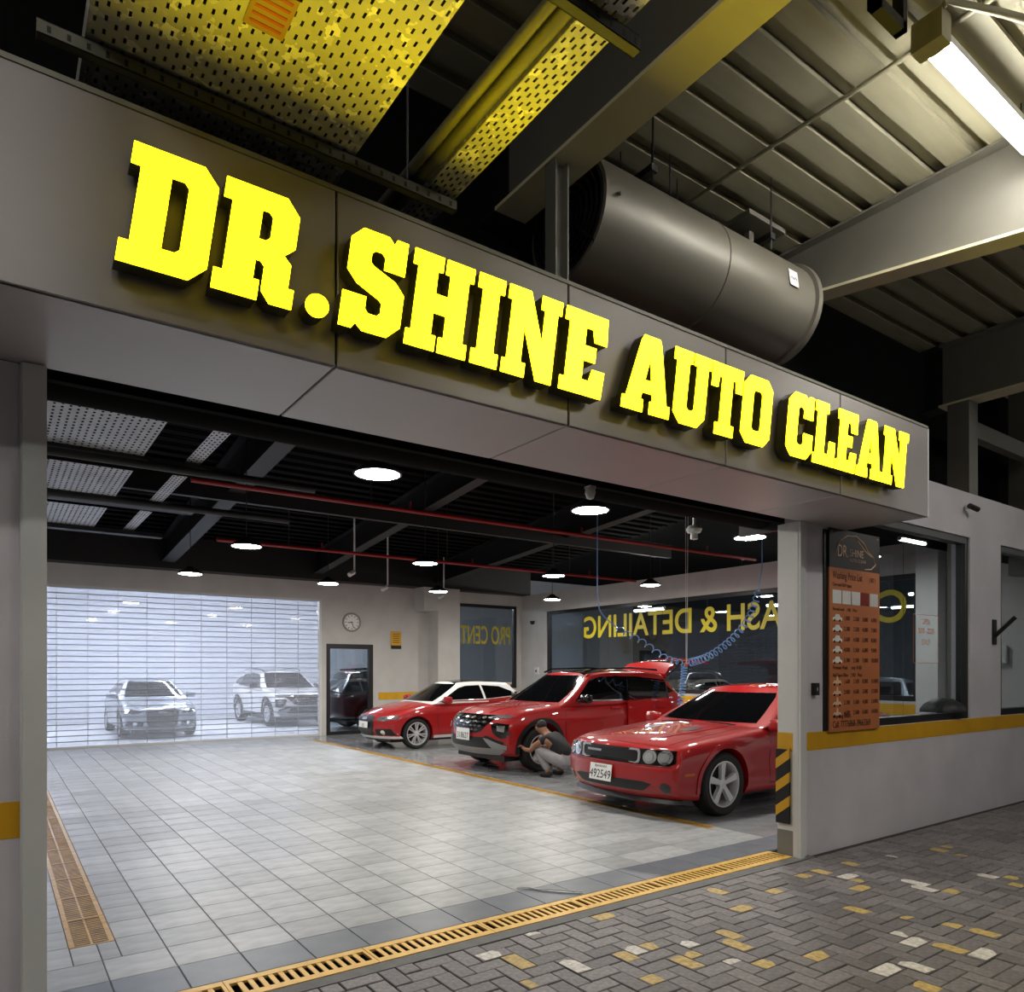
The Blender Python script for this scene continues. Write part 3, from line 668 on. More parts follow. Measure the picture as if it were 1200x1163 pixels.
# ================================================================== DRAINS
def drain(name, x0, x1, y0, y1, along, sec, nb, frame, label, m, sub):
    e = empty(name, (x0, y0, 0), 0, label, 'drain')
    W_, L_ = (y1 - y0, x1 - x0) if along == 'x' else (x1 - x0, y1 - y0)
    def T(a, b): return (a, b) if along == 'x' else (b, a)
    def BX(mb, a0, b0, z0, a1, b1, z1):
        p, q = T(a0, b0), T(a1, b1); mb.box(min(p[0], q[0]), min(p[1], q[1]), z0, max(p[0], q[0]), max(p[1], q[1]), z1)
    mb = MB(); BX(mb, 0, 0, -.055, L_, W_, -.045); mb.build('channel', m_pit, e)
    n = max(1, round(L_ / sec)); sl = L_ / n; bars = None; bm_ = None
    mb = MB(); BX(mb, .002, .002, -.014, sl - .002, frame, .001); BX(mb, .002, W_ - frame, -.014, sl - .002, W_ - .002, .001); BX(mb, .002, frame, -.014, .02, W_ - frame, .001); BX(mb, sl - .02, frame, -.014, sl - .002, W_ - frame, .001)
    pitch = (sl - .04) / nb
    if not sub:
        for k in range(1, nb): BX(mb, .02 + pitch * k - pitch * .22, frame, -.007, .02 + pitch * k + pitch * .22, W_ - frame, -.001)
        if W_ > .2: BX(mb, .02, W_ / 2 - .006, -.008, sl - .02, W_ / 2 + .006, -.0005)
    me = mb.mesh('grate', m)
    if sub:
        mb = MB(); BX(mb, -pitch * .25, frame, -.009, pitch * .25, W_ - frame, -.001); bm_ = mb.mesh('bar', m)
    for s in range(n):
        p = T(s * sl, 0); g_ = obj('grate', me, e, (p[0], p[1], 0))
        if sub:
            for k in range(1, nb):
                q = T(.02 + pitch * k, 0); obj('bar', bm_, g_, (q[0], q[1], 0))
    return e
drain('floor_drain', .19, 5.73, 3.76, 4.015, 'x', .79, 14, .058, 'yellow slotted drain grate along the entrance threshold', m_grate, True)
drain('floor_drain', .36, .60, 5.0, 12.9, 'y', .56, 15, .03, 'worn yellow floor drain along the left side of the hall', m_grated, False)
drain('floor_drain', 6.02, 6.17, 4.95, 16.6, 'y', .7, 24, .022, 'worn yellow floor drain in front of the parked red cars', m_grated, False)
cable = MB().tube([(3.20, 4.42, .008), (3.27, 4.36, .012), (3.32, 4.25, .008), (3.42, 4.12, .008), (3.52, 4.03, .008)], .004, 6).tube([(3.24, 4.42, .008), (3.30, 4.33, .008), (3.44, 4.16, .012), (3.54, 4.06, .008)], .004, 6).build('pull_chain', m_alu)
prop(cable, 'short loose chain lying on the dark tiles by the threshold grate', 'chain')

# ================================================================== CARS
def curve(pts):
    xs = [p[0] for p in pts]; ys = [p[1] for p in pts]; n = len(xs)
    d = [(ys[i + 1] - ys[i]) / (xs[i + 1] - xs[i]) for i in range(n - 1)]
    mm = [d[0]] + [0 if d[i - 1] * d[i] <= 0 else 2 * d[i - 1] * d[i] / (d[i - 1] + d[i]) for i in range(1, n - 1)] + [d[-1]]
    def f(x):
        if x <= xs[0]: return ys[0]
        if x >= xs[-1]: return ys[-1]
        i = 0
        while x > xs[i + 1]: i += 1
        h = xs[i + 1] - xs[i]; t = (x - xs[i]) / h
        return ys[i] * (1 + 2 * t) * (1 - t) ** 2 + mm[i] * h * t * (1 - t) ** 2 + ys[i + 1] * t * t * (3 - 2 * t) + mm[i + 1] * h * t * t * (t - 1)
    return f
def spaced(L, r, n):
    e = [0, .12 * r, .35 * r, .65 * r, r]
    m = [r + (L - 2 * r) * k / n for k in range(1, n)]
    return e + m + [L - x for x in reversed(e)]
def ffd_box(L, W, H, r, n, f):
    xs, ys, zs = spaced(L, r, n[0]), spaced(W, r, n[1]), spaced(H, r, n[2])
    bm = bmesh.new()
    def mp(x, y, z):
        c = Vector((min(max(x, r), L - r), min(max(y, r), W - r), min(max(z, r), H - r))); q = Vector((x, y, z)) - c
        if q.length > 1e-9: q = c + q.normalized() * r
        else: q = c
        return f(q.x / L, q.y / W * 2 - 1, q.z / H)
    def grid(A, B, P3):
        vs = [[bm.verts.new(mp(*P3(a, b))) for b in B] for a in A]
        for i in range(len(A) - 1):
            for j in range(len(B) - 1): bm.faces.new((vs[i][j], vs[i + 1][j], vs[i + 1][j + 1], vs[i][j + 1]))
    grid(xs, ys, lambda a, b: (a, b, H)); grid(xs, ys, lambda a, b: (a, b, 0))
    grid(xs, zs, lambda a, b: (a, 0, b)); grid(xs, zs, lambda a, b: (a, W, b))
    grid(ys, zs, lambda a, b: (0, a, b)); grid(ys, zs, lambda a, b: (L, a, b))
    bmesh.ops.remove_doubles(bm, verts=bm.verts, dist=1e-5); bmesh.ops.recalc_face_normals(bm, faces=bm.faces)
    return bm
def finish(me, m, ang=38):
    me.materials.clear(); me.materials.append(m)
    me.polygons.foreach_set('use_smooth', [True] * len(me.polygons)); me.set_sharp_from_angle(angle=R(ang)); return me
class Car:
    def __init__(s, name, loc, rz, label, L, W, top, bot, plan, side, nose, sweep, tail, wheels, paint, crown=.03, r=.07, cabin=None, cut=None):
        s.root = empty(name, loc, rz, label, 'car'); s.L, s.W = L, W; s.paint = paint
        ft, fb, fp, fs, fn, fr = map(curve, (top, bot, plan, side, nose, tail))
        zmin = min(p[1] for p in bot); zmax = max(p[1] for p in top)
        def f(x, y, z):
            u = x * L; a = abs(y); zb, zt = fb(u), ft(u) - crown * a * a
            zz = zb + z * (zt - zb)
            ff = max(0, 1 - u / .9); rf = max(0, 1 - (L - u) / .8)
            u2 = u + ff ** 1.5 * (fn(zz) + sweep * a ** 2.6) - rf ** 1.5 * (fr(zz) + sweep * .8 * a ** 3)
            return Vector((u2, y * fp(u) * fs((zz - .15) / (ft(u) - .15)), zz))
        bm = ffd_box(L, W, zmax - zmin, r, (64, 26, 14), f)
        s.bvh = BVHTree.FromBMesh(bm); s.cab = None
        me = bpy.data.meshes.new('body'); bm.to_mesh(me); bm.free()
        o = bpy.data.objects.new('tmp', me); COL.objects.link(o); cs = []
        for (u, zc, rad) in wheels:
            for sd in (-1, 1):
                cm = MB(); n = 40
                cm.prism([(u + rad * math.cos(2 * math.pi * k / n), zc + rad * math.sin(2 * math.pi * k / n)) for k in range(n)], sd * (W / 2 - .30), sd * (W / 2 + .3), 'xz')
                c = obj('cut', cm.mesh('cut', m_black)); cs.append(c)
                b = o.modifiers.new('b', 'BOOLEAN'); b.object = c; b.operation = 'DIFFERENCE'; b.solver = 'EXACT'
        me2 = to_mesh(o, 'body')
        for c in cs + [o]: bpy.data.objects.remove(c)
        s.body = obj('body', finish(me2, paint), s.root)
        if cabin:
            cf = cabin
            def g(x, y, z):
                u0 = cf['u0'](z); u1 = cf['u1'](z); a = abs(y)
                u = u0 + x * (u1 - u0) + (cf['bow'] * a ** 2.2 * max(0, 1 - 3.0 * x)) - (cf['bow'] * .8 * a ** 2.2 * max(0, 1 - 3.0 * (1 - x)))
                zt = cf['roof'](u) - cf.get('crown', .05) * a * a
                zz = cf['zb'] + z * (zt - cf['zb'])
                return Vector((u, y * cf['hw'](z) * cf.get('pl', lambda t: 1)(u), zz))
            bm = ffd_box(cf['u1'](0) - cf['u0'](0), 1.7, .6, .06, (40, 22, 12), g)
            s.cab = BVHTree.FromBMesh(bm); me = bpy.data.meshes.new('cabin'); bm.to_mesh(me); bm.free()
            s.cabo = obj('cabin', finish(me, cf.get('mat', paint)), s.root)
    def hit(s, proj, p, q, cab):
        T = s.cab if cab else s.bvh
        if proj == 'F': o, d = Vector((-2, p, q)), Vector((1, 0, 0))
        elif proj == 'R': o, d = Vector((8, p, q)), Vector((-1, 0, 0))
        elif proj == 'S': o, d = Vector((p, -3, q)), Vector((0, 1, 0))
        elif proj == 'S+': o, d = Vector((p, 3, q)), Vector((0, -1, 0))
        else: o, d = Vector((p, q, 4)), Vector((0, 0, -1))
        h = T.ray_cast(o, d)
        if h[0] is None:
            best = None
            for k in range(60):
                pt = o + d * (1 + k * .1); nn = T.find_nearest(pt)
                if best is None or nn[3] < best[3]: best = nn
            h = best
        n = h[1]
        if n.dot(d) > 0: n = -n
        return h[0], n
    def patch(s, name, proj, poly, m, thick=.008, parent=None, cab=False, step=.06, label=None, sink=.012, both=False):
        if both and proj == 'S': s.patch(name, 'S+', poly, m, thick, parent, cab, step, label, sink)
        if both and proj in 'FRT':
            s.patch(name, proj, [(-a, b) if proj in 'FR' else (a, -b) for a, b in poly], m, thick, parent, cab, step, label, sink)
        n = len(poly); pts = []; edges = []
        for i in range(n):
            a, b = poly[i], poly[(i + 1) % n]; l = math.dist(a, b); k = max(1, int(l / step))
            for j_ in range(k): pts.append(Vector((a[0] + (b[0] - a[0]) * j_ / k, a[1] + (b[1] - a[1]) * j_ / k)))
        nb = len(pts); edges = [(i, (i + 1) % nb) for i in range(nb)]
        xs = [p[0] for p in poly]; ys = [p[1] for p in poly]
        x = min(xs) + step
        def inside(x, y):
            c = False; k2 = n - 1
            for i in range(n):
                (xi, yi), (xj, yj) = poly[i], poly[k2]
                if (yi > y) != (yj > y) and x < (xj - xi) * (y - yi) / (yj - yi) + xi: c = not c
                k2 = i
            return c
        def dedge(x, y):
            return min(((Vector((x, y)) - p).length for p in pts[:nb]))
        while x < max(xs):
            y = min(ys) + step
            while y < max(ys):
                if inside(x, y) and dedge(x, y) > step * .45: pts.append(Vector((x, y)))
                y += step
            x += step
        V, E, Fc, *_ = delaunay_2d_cdt(pts, edges, [], 1, 1e-6)
        vs = []; vb = []
        for p in V:
            h, nn = s.hit(proj, p.x, p.y, cab); vs.append(h + nn * thick); vb.append(h - nn * sink)
        fc = [tuple(f) for f in Fc]; nv = len(vs)
        cnt = {}
        for f in fc:
            for i in range(len(f)):
                a, b = f[i], f[(i + 1) % len(f)]; cnt[(a, b)] = 1
        walls = [(a, b, nv + b, nv + a) for (a, b) in cnt if (b, a) not in cnt]
        mb = MB(); mb.add(vs + vb, fc + walls)
        o = mb.build(name, m, parent or s.root, smooth=True)
        if label: o['label'] = label
        return o
    def line(s, name, proj, pts, wd, m, thick=.002, parent=None, cab=False, both=False):
        """thin strip along a polyline"""
        L_, R_ = [], []
        for i, p in enumerate(pts):
            a = Vector(pts[max(i - 1, 0)]); b = Vector(pts[min(i + 1, len(pts) - 1)]); d = (b - a).normalized(); nrm = Vector((-d.y, d.x)) * wd / 2
            L_.append(tuple(Vector(p) + nrm)); R_.append(tuple(Vector(p) - nrm))
        return s.patch(name, proj, L_ + R_[::-1], m, thick, parent, cab, .08, both=both, sink=.004)
    def wheel(s, u, rad, rim, width, nsp, style, y=None, tm=None):
        for sd in (-1, 1):
            c = (u, sd * ((y or s.W / 2) - .012), rad)
            k = sd
            def Y(v): return v * k
            pr = [(rim + .005, -.02), (rad - .03, -.004), (rad - .008, -.02), (rad, -.045), (rad, -width + .04), (rad - .02, -width), (rim, -width)]
            t = MB().lathe([(a, Y(b)) for a, b in pr], 'y', 44).build('wheel', m_rubber, s.root, c, smooth=True)
            MB().lathe([(a, Y(b)) for a, b in [(rim + .006, -.012), (rim - .008, -.010), (rim - .022, -.03), (rim - .03, -.12), (rim * .9, -width + .02)]], 'y', 40).build('rim', m_rim, t, smooth=True)
            MB().lathe([(a, Y(b)) for a, b in [(0, -.10), (rim * .62, -.10), (rim * .62, -.12), (0, -.12)]], 'y', 28).build('brake_disc', m_plastic if style != 'multi' else m_plastic, t)
            MB().lathe([(a, Y(b)) for a, b in [(0, -.028), (.03, -.028), (.062, -.04), (.066, -.09)]], 'y', 20).build('hub_cap', m_rim, t, smooth=True)
            for q in range(nsp):
                a0 = 2 * math.pi * q / nsp + R(90)
                def spoke(off, w0, w1):
                    mb = MB(); ca, sa = math.cos(a0 + off), math.sin(a0 + off); r0, r1 = .045, rim - .018
                    vs = []
                    for (r_, hw, d0, d1) in ((r0, w0, -.032, -.075), (r1, w1, -.022, -.06)):
                        for (sg, dd) in ((-1, d0), (1, d0), (1, d1), (-1, d1)):
                            hh = hw * sg * (.8 if dd == d0 else 1)
                            vs.append((r_ * ca - hh * sa, Y(dd), r_ * sa + hh * ca))
                    mb.add(vs, [(0, 1, 2, 3), (4, 7, 6, 5), (0, 4, 5, 1), (1, 5, 6, 2), (2, 6, 7, 3), (3, 7, 4, 0)]); return mb
                if style == 'multi':
                    for off in (-.13, .13): spoke(off, .010, .013).build('spoke', m_rim, t)
                else: spoke(0, .03, .048).build('spoke', m_rim, t)
    def arch(s, u, zc, rad, m, w=.05, thick=.012, a0=-8, a1=188):
        poly = [(u + rad * math.cos(R(a0 + (a1 - a0) * k / 20)), zc + rad * math.sin(R(a0 + (a1 - a0) * k / 20))) for k in range(21)]
        poly2 = [(u + (rad + w) * math.cos(R(a0 + (a1 - a0) * k / 20)), zc + (rad + w) * math.sin(R(a0 + (a1 - a0) * k / 20))) for k in range(21)]
        s.patch('wheel_arch', 'S', poly2 + poly[::-1], m, thick, both=True, step=.05)
    def mirror(s, u, z, y, m, w=.10):
        for sd in (-1, 1):
            bm = ffd_box(.16, .24, .15, .055, (4, 4, 4), lambda x, yy, zz: Vector((u + x * .14 + abs(yy) * .02, sd * (y + .10 + yy * .11), z + (zz - .5) * .15)))
            me = bpy.data.meshes.new('mirror'); bm.to_mesh(me); bm.free(); mo = obj('mirror', finish(me, m), s.root)
            MB().box(u + .03, min(sd * (y - .1), sd * (y + .03)), z - .06, u + .08, max(sd * (y - .1), sd * (y + .03)), z - .02).build('mirror_arm', m_plastic, mo)
            MB().box(u + .142, sd * (y + .10) - .085, z - .055, u + .152, sd * (y + .10) + .085, z + .055).build('mirror_glass', m_carglass, mo)
def rrect(a0, a1, b0, b1, r=.02, n=3):
    out = []
    for (cx, cy, s0) in ((a1 - r, b1 - r, 0), (a0 + r, b1 - r, 90), (a0 + r, b0 + r, 180), (a1 - r, b0 + r, 270)):
        for k in range(n + 1): out.append((cx + r * math.cos(R(s0 + 90 * k / n)), cy + r * math.sin(R(s0 + 90 * k / n))))
    return out
def circ(cx, cy, r, n=16): return [(cx + r * math.cos(2 * math.pi * k / n), cy + r * math.sin(2 * math.pi * k / n)) for k in range(n)]
def ring(car, name, proj, poly_o, poly_i, m, thick):
    n = len(poly_o); vs = []
    for k in range(n):
        for p, d in ((poly_o[k], thick), (poly_i[k], thick), (poly_o[k], -.01), (poly_i[k], -.01)):
            h, nn = car.hit(proj, p[0], p[1], False); vs.append(h + nn * d)
    fs = []
    for k in range(n):
        a, b = 4 * k, 4 * ((k + 1) % n)
        fs += [(a, b, b + 1, a + 1), (a, a + 2, b + 2, b), (a + 1, b + 1, b + 3, a + 3)]
    return MB().add(vs, fs).build(name, m, car.root, smooth=True)
def license(car, v, z, w, h, txt, lean=0, off=.02, top=None):
    p, n = car.hit('F', v, z, False)
    e = MB().box(-.006, -w / 2, -h / 2, .0, w / 2, h / 2).build('licence_plate', m_plate, car.root, (p.x - off, v, z), (0, lean, 0))
    me = text_mesh(txt, h * .72, m_ink, .0005, 'CENTER', sx=.85)
    obj('plate_number', me, e, (-.0075, 0, -h * .36), (R(90), 0, R(-90)))
    if top: obj('plate_heading', text_mesh(top, h * .2, m_ink, .0005, 'CENTER', sx=1.2), e, (-.0075, 0, h * .28), (R(90), 0, R(-90)))
    return e

# ---- nearest: red coupe
XF1, YC1 = 5.74, 6.17
c1 = Car('red_coupe', (XF1, YC1, 0), 0, 'red muscle coupe with black grille band nearest the entrance, bonnet closed', 5.02, 1.92,
         [(0, .80), (.12, .835), (.5, .885), (1.0, .925), (1.5, .975), (1.75, .99), (2.6, 1.0), (3.3, 1.02), (3.9, 1.06), (4.6, 1.07), (5.02, 1.02)],
         [(0, .22), (.5, .20), (1, .20), (4, .22), (5.02, .30)],
         [(0, .90), (.35, .935), (.95, .96), (1.8, .935), (2.6, .935), (3.9, .96), (4.6, .93), (5.02, .88)],
         [(0, .93), (.25, .97), (.55, .985), (.72, 1.0), (.86, .975), (1, .91)],
         [(.2, .16), (.28, .07), (.36, .02), (.45, 0), (.58, .0), (.615, .035), (.75, .045), (.80, .03), (.86, .03)], .20,
         [(.3, .12), (.5, 0), (.9, 0), (1.0, .05)], [(.95, .35, .415), (3.9, .36, .42)], m_red, crown=.035, r=.06,
         cabin=dict(u0=curve([(0, 1.52), (1, 2.42)]), u1=curve([(0, 4.45), (1, 3.55)]), bow=.16, roof=curve([(1.5, 1.38), (2.4, 1.43), (2.9, 1.465), (3.5, 1.43), (4.4, 1.32)]), zb=.93,
                    hw=curve([(0, .90), (.15, .885), (1, .60)])))
c1.patch('windscreen', 'F', [(-.74, 1.0), (.74, 1.0), (.70, 1.10), (.60, 1.30), (.56, 1.345), (-.56, 1.345), (-.60, 1.30), (-.70, 1.10)], m_carglass, .006, cab=True)
c1.patch('side_window', 'S', [(1.98, 1.03), (2.50, 1.30), (2.66, 1.33), (3.20, 1.325), (3.26, 1.06)], m_carglass, .006, cab=True, both=True)
c1.patch('quarter_window', 'S', [(3.31, 1.08), (3.27, 1.30), (3.50, 1.26), (3.72, 1.10)], m_carglass, .006, cab=True, both=True)
c1.patch('rear_window', 'R', [(-.6, 1.08), (.6, 1.08), (.52, 1.33), (-.52, 1.33)], m_carglass, .006, cab=True)
bd = c1.patch('grille_band', 'F', [(-.86, .64), (-.80, .605), (.80, .605), (.86, .64), (.84, .765), (.5, .775), (-.5, .775), (-.84, .765)], m_gloss, .006)
c1.patch('grille_mesh', 'F', rrect(-.42, .42, .625, .755, .04), m_plastic, .009)
ring(c1, 'grille_frame', 'F', rrect(-.47, .47, .605, .775, .05, 4), rrect(-.445, .445, .625, .757, .04, 4), m_alu, .022)
c1.patch('badge', 'F', rrect(.12, .36, .70, .725, .005), m_alu, .02)
for v in (-.75, -.585, .585, .75):
    c1.patch('headlight', 'F', circ(v, .69, .078), m_lens, .022, step=.04)
    c1.patch('headlight_bulb', 'F', circ(v, .69, .045), m_bulb, .035, step=.03)
c1.patch('lower_intake', 'F', [(-.62, .40), (-.50, .315), (.50, .315), (.62, .40), (.5, .425), (-.5, .425)], m_plastic, .004)
c1.patch('fog_light', 'F', circ(.76, .365, .055), m_gloss, .006, step=.03, both=True)
c1.patch('front_lip', 'F', [(-.85, .21), (.85, .21), (.85, .235), (-.85, .235)], m_plastic, .06)
c1.line('bumper_seam', 'F', [(-.84, .595), (-.4, .588), (.4, .588), (.84, .595)], .008, m_gap)
license(c1, .06, .47, .36, .19, '492549', R(8), .03, 'BAHRAIN')
c1.line('bonnet_seam', 'T', [(1.58, -.70), (1.0, -.72), (.4, -.72), (.22, -.70)], .010, m_gap, both=True)
c1.line('bonnet_seam', 'T', [(.20, -.70), (.13, -.3), (.13, .3), (.20, .70)], .010, m_gap)
for sd in (-1, 1):
    c1.patch('bonnet_scoop', 'T', [(.98, .20 * sd), (1.22, .24 * sd), (1.20, .40 * sd), (1.00, .36 * sd)], m_plastic, .003)
    c1.line('bonnet_crease', 'T', [(1.5, .52 * sd), (.9, .46 * sd), (.3, .40 * sd)], .03, m_red, .006)
c1.line('door_seam', 'S', [(1.80, .97), (1.78, .6), (1.82, .30), (3.20, .30), (3.32, .6), (3.30, 1.0)], .010, m_gap, both=True)
c1.patch('side_marker', 'S', [(.30, .49), (.45, .50), (.45, .525), (.30, .525)], m_amber, .004, both=True)
c1.patch('door_handle', 'S', rrect(2.95, 3.15, .84, .87, .01), m_red, .03, both=True)
c1.arch(.95, .35, .415, m_red, .05, .012); c1.arch(3.9, .36, .42, m_red, .05, .012)
c1.wheel(.95, .36, .255, .235, 5, 'five', .945); c1.wheel(3.9, .36, .255, .24, 5, 'five', .945)
c1.mirror(1.75, .985, .90, m_red)
c1.line('wiper', 'T', [(1.62, -.55), (1.66, .05)], .02, m_plastic, .012); c1.line('wiper', 'T', [(1.62, .12), (1.60, .62)], .02, m_plastic, .012)
MB().box(.3, -.7, .15, 4.6, .7, .24).build('underbody', m_plastic, c1.root)

# ---- middle: red crossover with raised tailgate
c2 = Car('red_crossover', (6.30, 10.15, 0), 0, 'red crossover with black roof and raised tailgate between the other two cars', 4.55, 1.865,
         [(0, .90), (.12, .96), (.45, 1.03), (1.0, 1.075), (1.3, 1.10), (2.2, 1.08), (3.2, 1.12), (4.0, 1.16), (4.55, 1.12)],
         [(0, .27), (.6, .24), (1.2, .24), (3.6, .25), (4.55, .36)],
         [(0, .86), (.35, .905), (.9, .93), (1.7, .905), (2.6, .91), (3.6, .93), (4.2, .90), (4.55, .85)],
         [(0, .92), (.2, .97), (.45, .975), (.62, .99), (.72, 1.0), (.85, .965), (1, .88)],
         [(.25, .16), (.35, .05), (.5, .0), (.7, .01), (.85, .05), (.95, .12)], .26,
         [(.3, .12), (.5, 0), (.9, 0), (1.0, .05)], [(.90, .37, .43), (3.6, .37, .43)], m_red, crown=.04, r=.07,
         cabin=dict(u0=curve([(0, 1.12), (1, 2.02)]), u1=curve([(0, 4.52), (1, 4.12)]), bow=.17, roof=curve([(1.2, 1.50), (2.05, 1.60), (2.7, 1.655), (3.5, 1.64), (4.2, 1.58)]), zb=1.02,
                    hw=curve([(0, .865), (.15, .85), (1, .63)])))
c2.patch('windscreen', 'F', [(-.72, 1.10), (.72, 1.10), (.68, 1.25), (.58, 1.50), (.55, 1.545), (-.55, 1.545), (-.58, 1.50), (-.68, 1.25)], m_carglass, .006, cab=True)
c2.patch('roof_glass', 'T', [(2.12, -.55), (2.12, .55), (3.9, .54), (3.9, -.54)], m_gloss, .006, cab=True)
c2.patch('side_window', 'S', [(1.68, 1.14), (2.12, 1.47), (2.35, 1.52), (2.70, 1.53), (2.70, 1.13)], m_carglass, .006, cab=True, both=True)
c2.patch('rear_side_window', 'S', [(2.80, 1.13), (2.80, 1.53), (3.3, 1.52), (3.62, 1.48), (3.66, 1.17)], m_carglass, .006, cab=True, both=True)
c2.patch('quarter_window', 'S', [(3.74, 1.19), (3.70, 1.46), (3.92, 1.40), (4.12, 1.24)], m_carglass, .006, cab=True, both=True)
for sd in (-1, 1):
    c2.patch('window_pillar', 'S' if sd < 0 else 'S+', [(2.70, 1.12), (2.70, 1.54), (2.80, 1.54), (2.80, 1.12)], m_gloss, .007, cab=True)
    MB().tube([(2.1, sd * .56, 1.60), (2.3, sd * .60, 1.655), (3.2, sd * .60, 1.68), (3.9, sd * .57, 1.64)], .018, 8).build('roof_rail', m_gloss, c2.root, smooth=True)
gr = c2.patch('grille', 'F', [(-.62, .88), (-.40, .66), (-.30, .63), (.30, .63), (.40, .66), (.62, .88), (.55, .92), (-.55, .92)], m_gloss, .006)
for r_ in range(4):
    z = .68 + r_ * .065; hw = .34 + r_ * .08
    for k in range(7 + r_):
        v = -hw + 2 * hw * (k + .5) / (7 + r_)
        c2.patch('grille_slat', 'F', [(v - .05, z), (v, z - .018), (v + .05, z), (v, z + .018)], m_chrome if (k + r_) % 2 else m_galvd, .014, gr, step=.05)
c2.patch('running_light', 'F', [(.50, .88), (.56, .92), (.84, .905), (.78, .87)], m_lens, .010, both=True)
hl = [(.58, .78), (.66, .80), (.84, .78), (.86, .58), (.74, .56), (.64, .64)]
c2.patch('headlight', 'F', hl, m_gloss, .010, both=True)
c2.patch('headlight_bulb', 'F', [(.68, .76), (.80, .755), (.80, .66), (.70, .68)], m_lens, .016, both=True)
c2.patch('lower_intake', 'F', [(-.80, .50), (-.52, .60), (-.45, .57), (.45, .57), (.52, .60), (.80, .50), (.74, .40), (-.74, .40)], m_plastic, .006)
c2.patch('bumper_insert', 'F', [(.46, .56), (.56, .54), (.82, .44), (.80, .38), (.60, .40)], m_skid, .012, both=True)
c2.patch('skid_plate', 'F', [(-.72, .40), (.72, .40), (.78, .36), (.66, .30), (-.66, .30), (-.78, .36)], m_skid, .016)
c2.patch('emblem', 'F', circ(0, .86, .045), m_chrome, .014, step=.04)
license(c2, .02, .60, .40, .19, '318627', R(2), .03)
c2.line('bonnet_seam', 'T', [(1.18, -.74), (.6, -.74), (.25, -.66), (.14, -.3), (.14, .3), (.25, .66), (.6, .74), (1.18, .74)], .010, m_gap)
for sd in (-1, 1): c2.line('bonnet_crease', 'T', [(1.15, .5 * sd), (.7, .46 * sd), (.25, .36 * sd)], .03, m_red, .008)
c2.line('door_seam', 'S', [(1.42, 1.12), (1.40, .7), (1.46, .34), (2.72, .34), (2.76, 1.12)], .012, m_gap, both=True)
c2.arch(.90, .37, .43, m_plastic, .07, .014); c2.arch(3.6, .37, .43, m_plastic, .07, .014)
c2.patch('sill_cladding', 'S', [(1.36, .26), (3.14, .27), (3.14, .38), (1.36, .36)], m_plastic, .012, both=True)
c2.patch('door_handle', 'S', rrect(2.45, 2.66, .96, .99, .01), m_red, .03, both=True)
c2.line('window_trim', 'S', [(1.66, 1.125), (2.7, 1.115), (3.66, 1.15)], .018, m_chrome, .008, cab=True, both=True)
c2.wheel(.90, .36, .235, .225, 5, 'five', .92); c2.wheel(3.6, .36, .235, .225, 5, 'five', .92)
c2.mirror(1.68, 1.16, .90, m_gloss)
MB().box(.3, -.7, .18, 4.2, .7, .28).build('underbody', m_plastic, c2.root)
# rear door standing ajar on the near side
rd = empty('rear_door', (2.80, -.915, 0)); rd.parent = c2.root; rd.rotation_euler = (0, 0, R(-16))
mb = MB()
pts = [(0, .36), (0, 1.10), (.86, 1.14), (.90, .95), (.72, .80), (.60, .62), (.55, .36)]
mb.prism(pts, -.03, .03, 'xz').build('door_skin', m_red, rd)
fr_o = [(0, 1.10), (.0, 1.50), (.45, 1.50), (.80, 1.46), (.86, 1.14)]; 
MB().prism([(.03, 1.12), (.03, 1.46), (.45, 1.465), (.76, 1.43), (.82, 1.15)], -.005 + .02, .005 + .02, 'xz').build('door_window', m_carglass, rd)
MB().tube([(.015, .02, 1.10), (.015, .05, 1.48), (.45, .05, 1.49), (.78, .04, 1.45), (.84, .02, 1.14)], .016, 6).build('window_frame', m_gloss, rd)
MB().box(.55, -.055, .97, .75, -.03, 1.0).build('door_handle', m_red, rd)
# raised tailgate
tg = empty('tailgate', (4.08, 0, 1.60)); tg.parent = c2.root; tg.rotation_euler = (0, R(-24), 0)
def lid(x0, x1, z0, z1, w0, w1, m, nm, th=.05):
    vs = []
    for (x, zc, hw) in ((x0, z0, w0), ((x0 + x1) / 2, (z0 + z1) / 2 + .03, (w0 + w1) / 2), (x1, z1, w1)):
        for k in range(9):
            y = -hw + 2 * hw * k / 8; vs.append((x, y, zc - .07 * (y / hw) ** 2 * hw))
    n = len(vs); vs += [(x, y, z - th) for x, y, z in vs]; fs = []
    for i in range(2):
        for k in range(8):
            a = i * 9 + k; fs += [(a, a + 1, a + 10, a + 9), (n + a, n + a + 9, n + a + 10, n + a + 1)]
    for k in range(8): fs += [(k, n + k, n + k + 1, k + 1), (18 + k, 18 + k + 1, n + 19 + k, n + 18 + k)]
    for i in range(2):
        for e_ in (0, 8): a = i * 9 + e_; fs.append((a, a + 9, n + a + 9, n + a))
    MB().add(vs, fs).build(nm, m, tg, smooth=True)
lid(0, .30, .0, .09, .60, .62, m_red, 'spoiler', .06); lid(.24, .62, .05, -.01, .60, .66, m_carglass, 'rear_window', .02); lid(.62, 1.12, .0, -.22, .66, .70, m_red, 'lid_panel', .06)
for sd in (-1, 1): MB().tube([(.02, sd * .58, -.10), (.55, sd * .62, -.06)], .014, 6).build('gas_strut', m_black, tg)

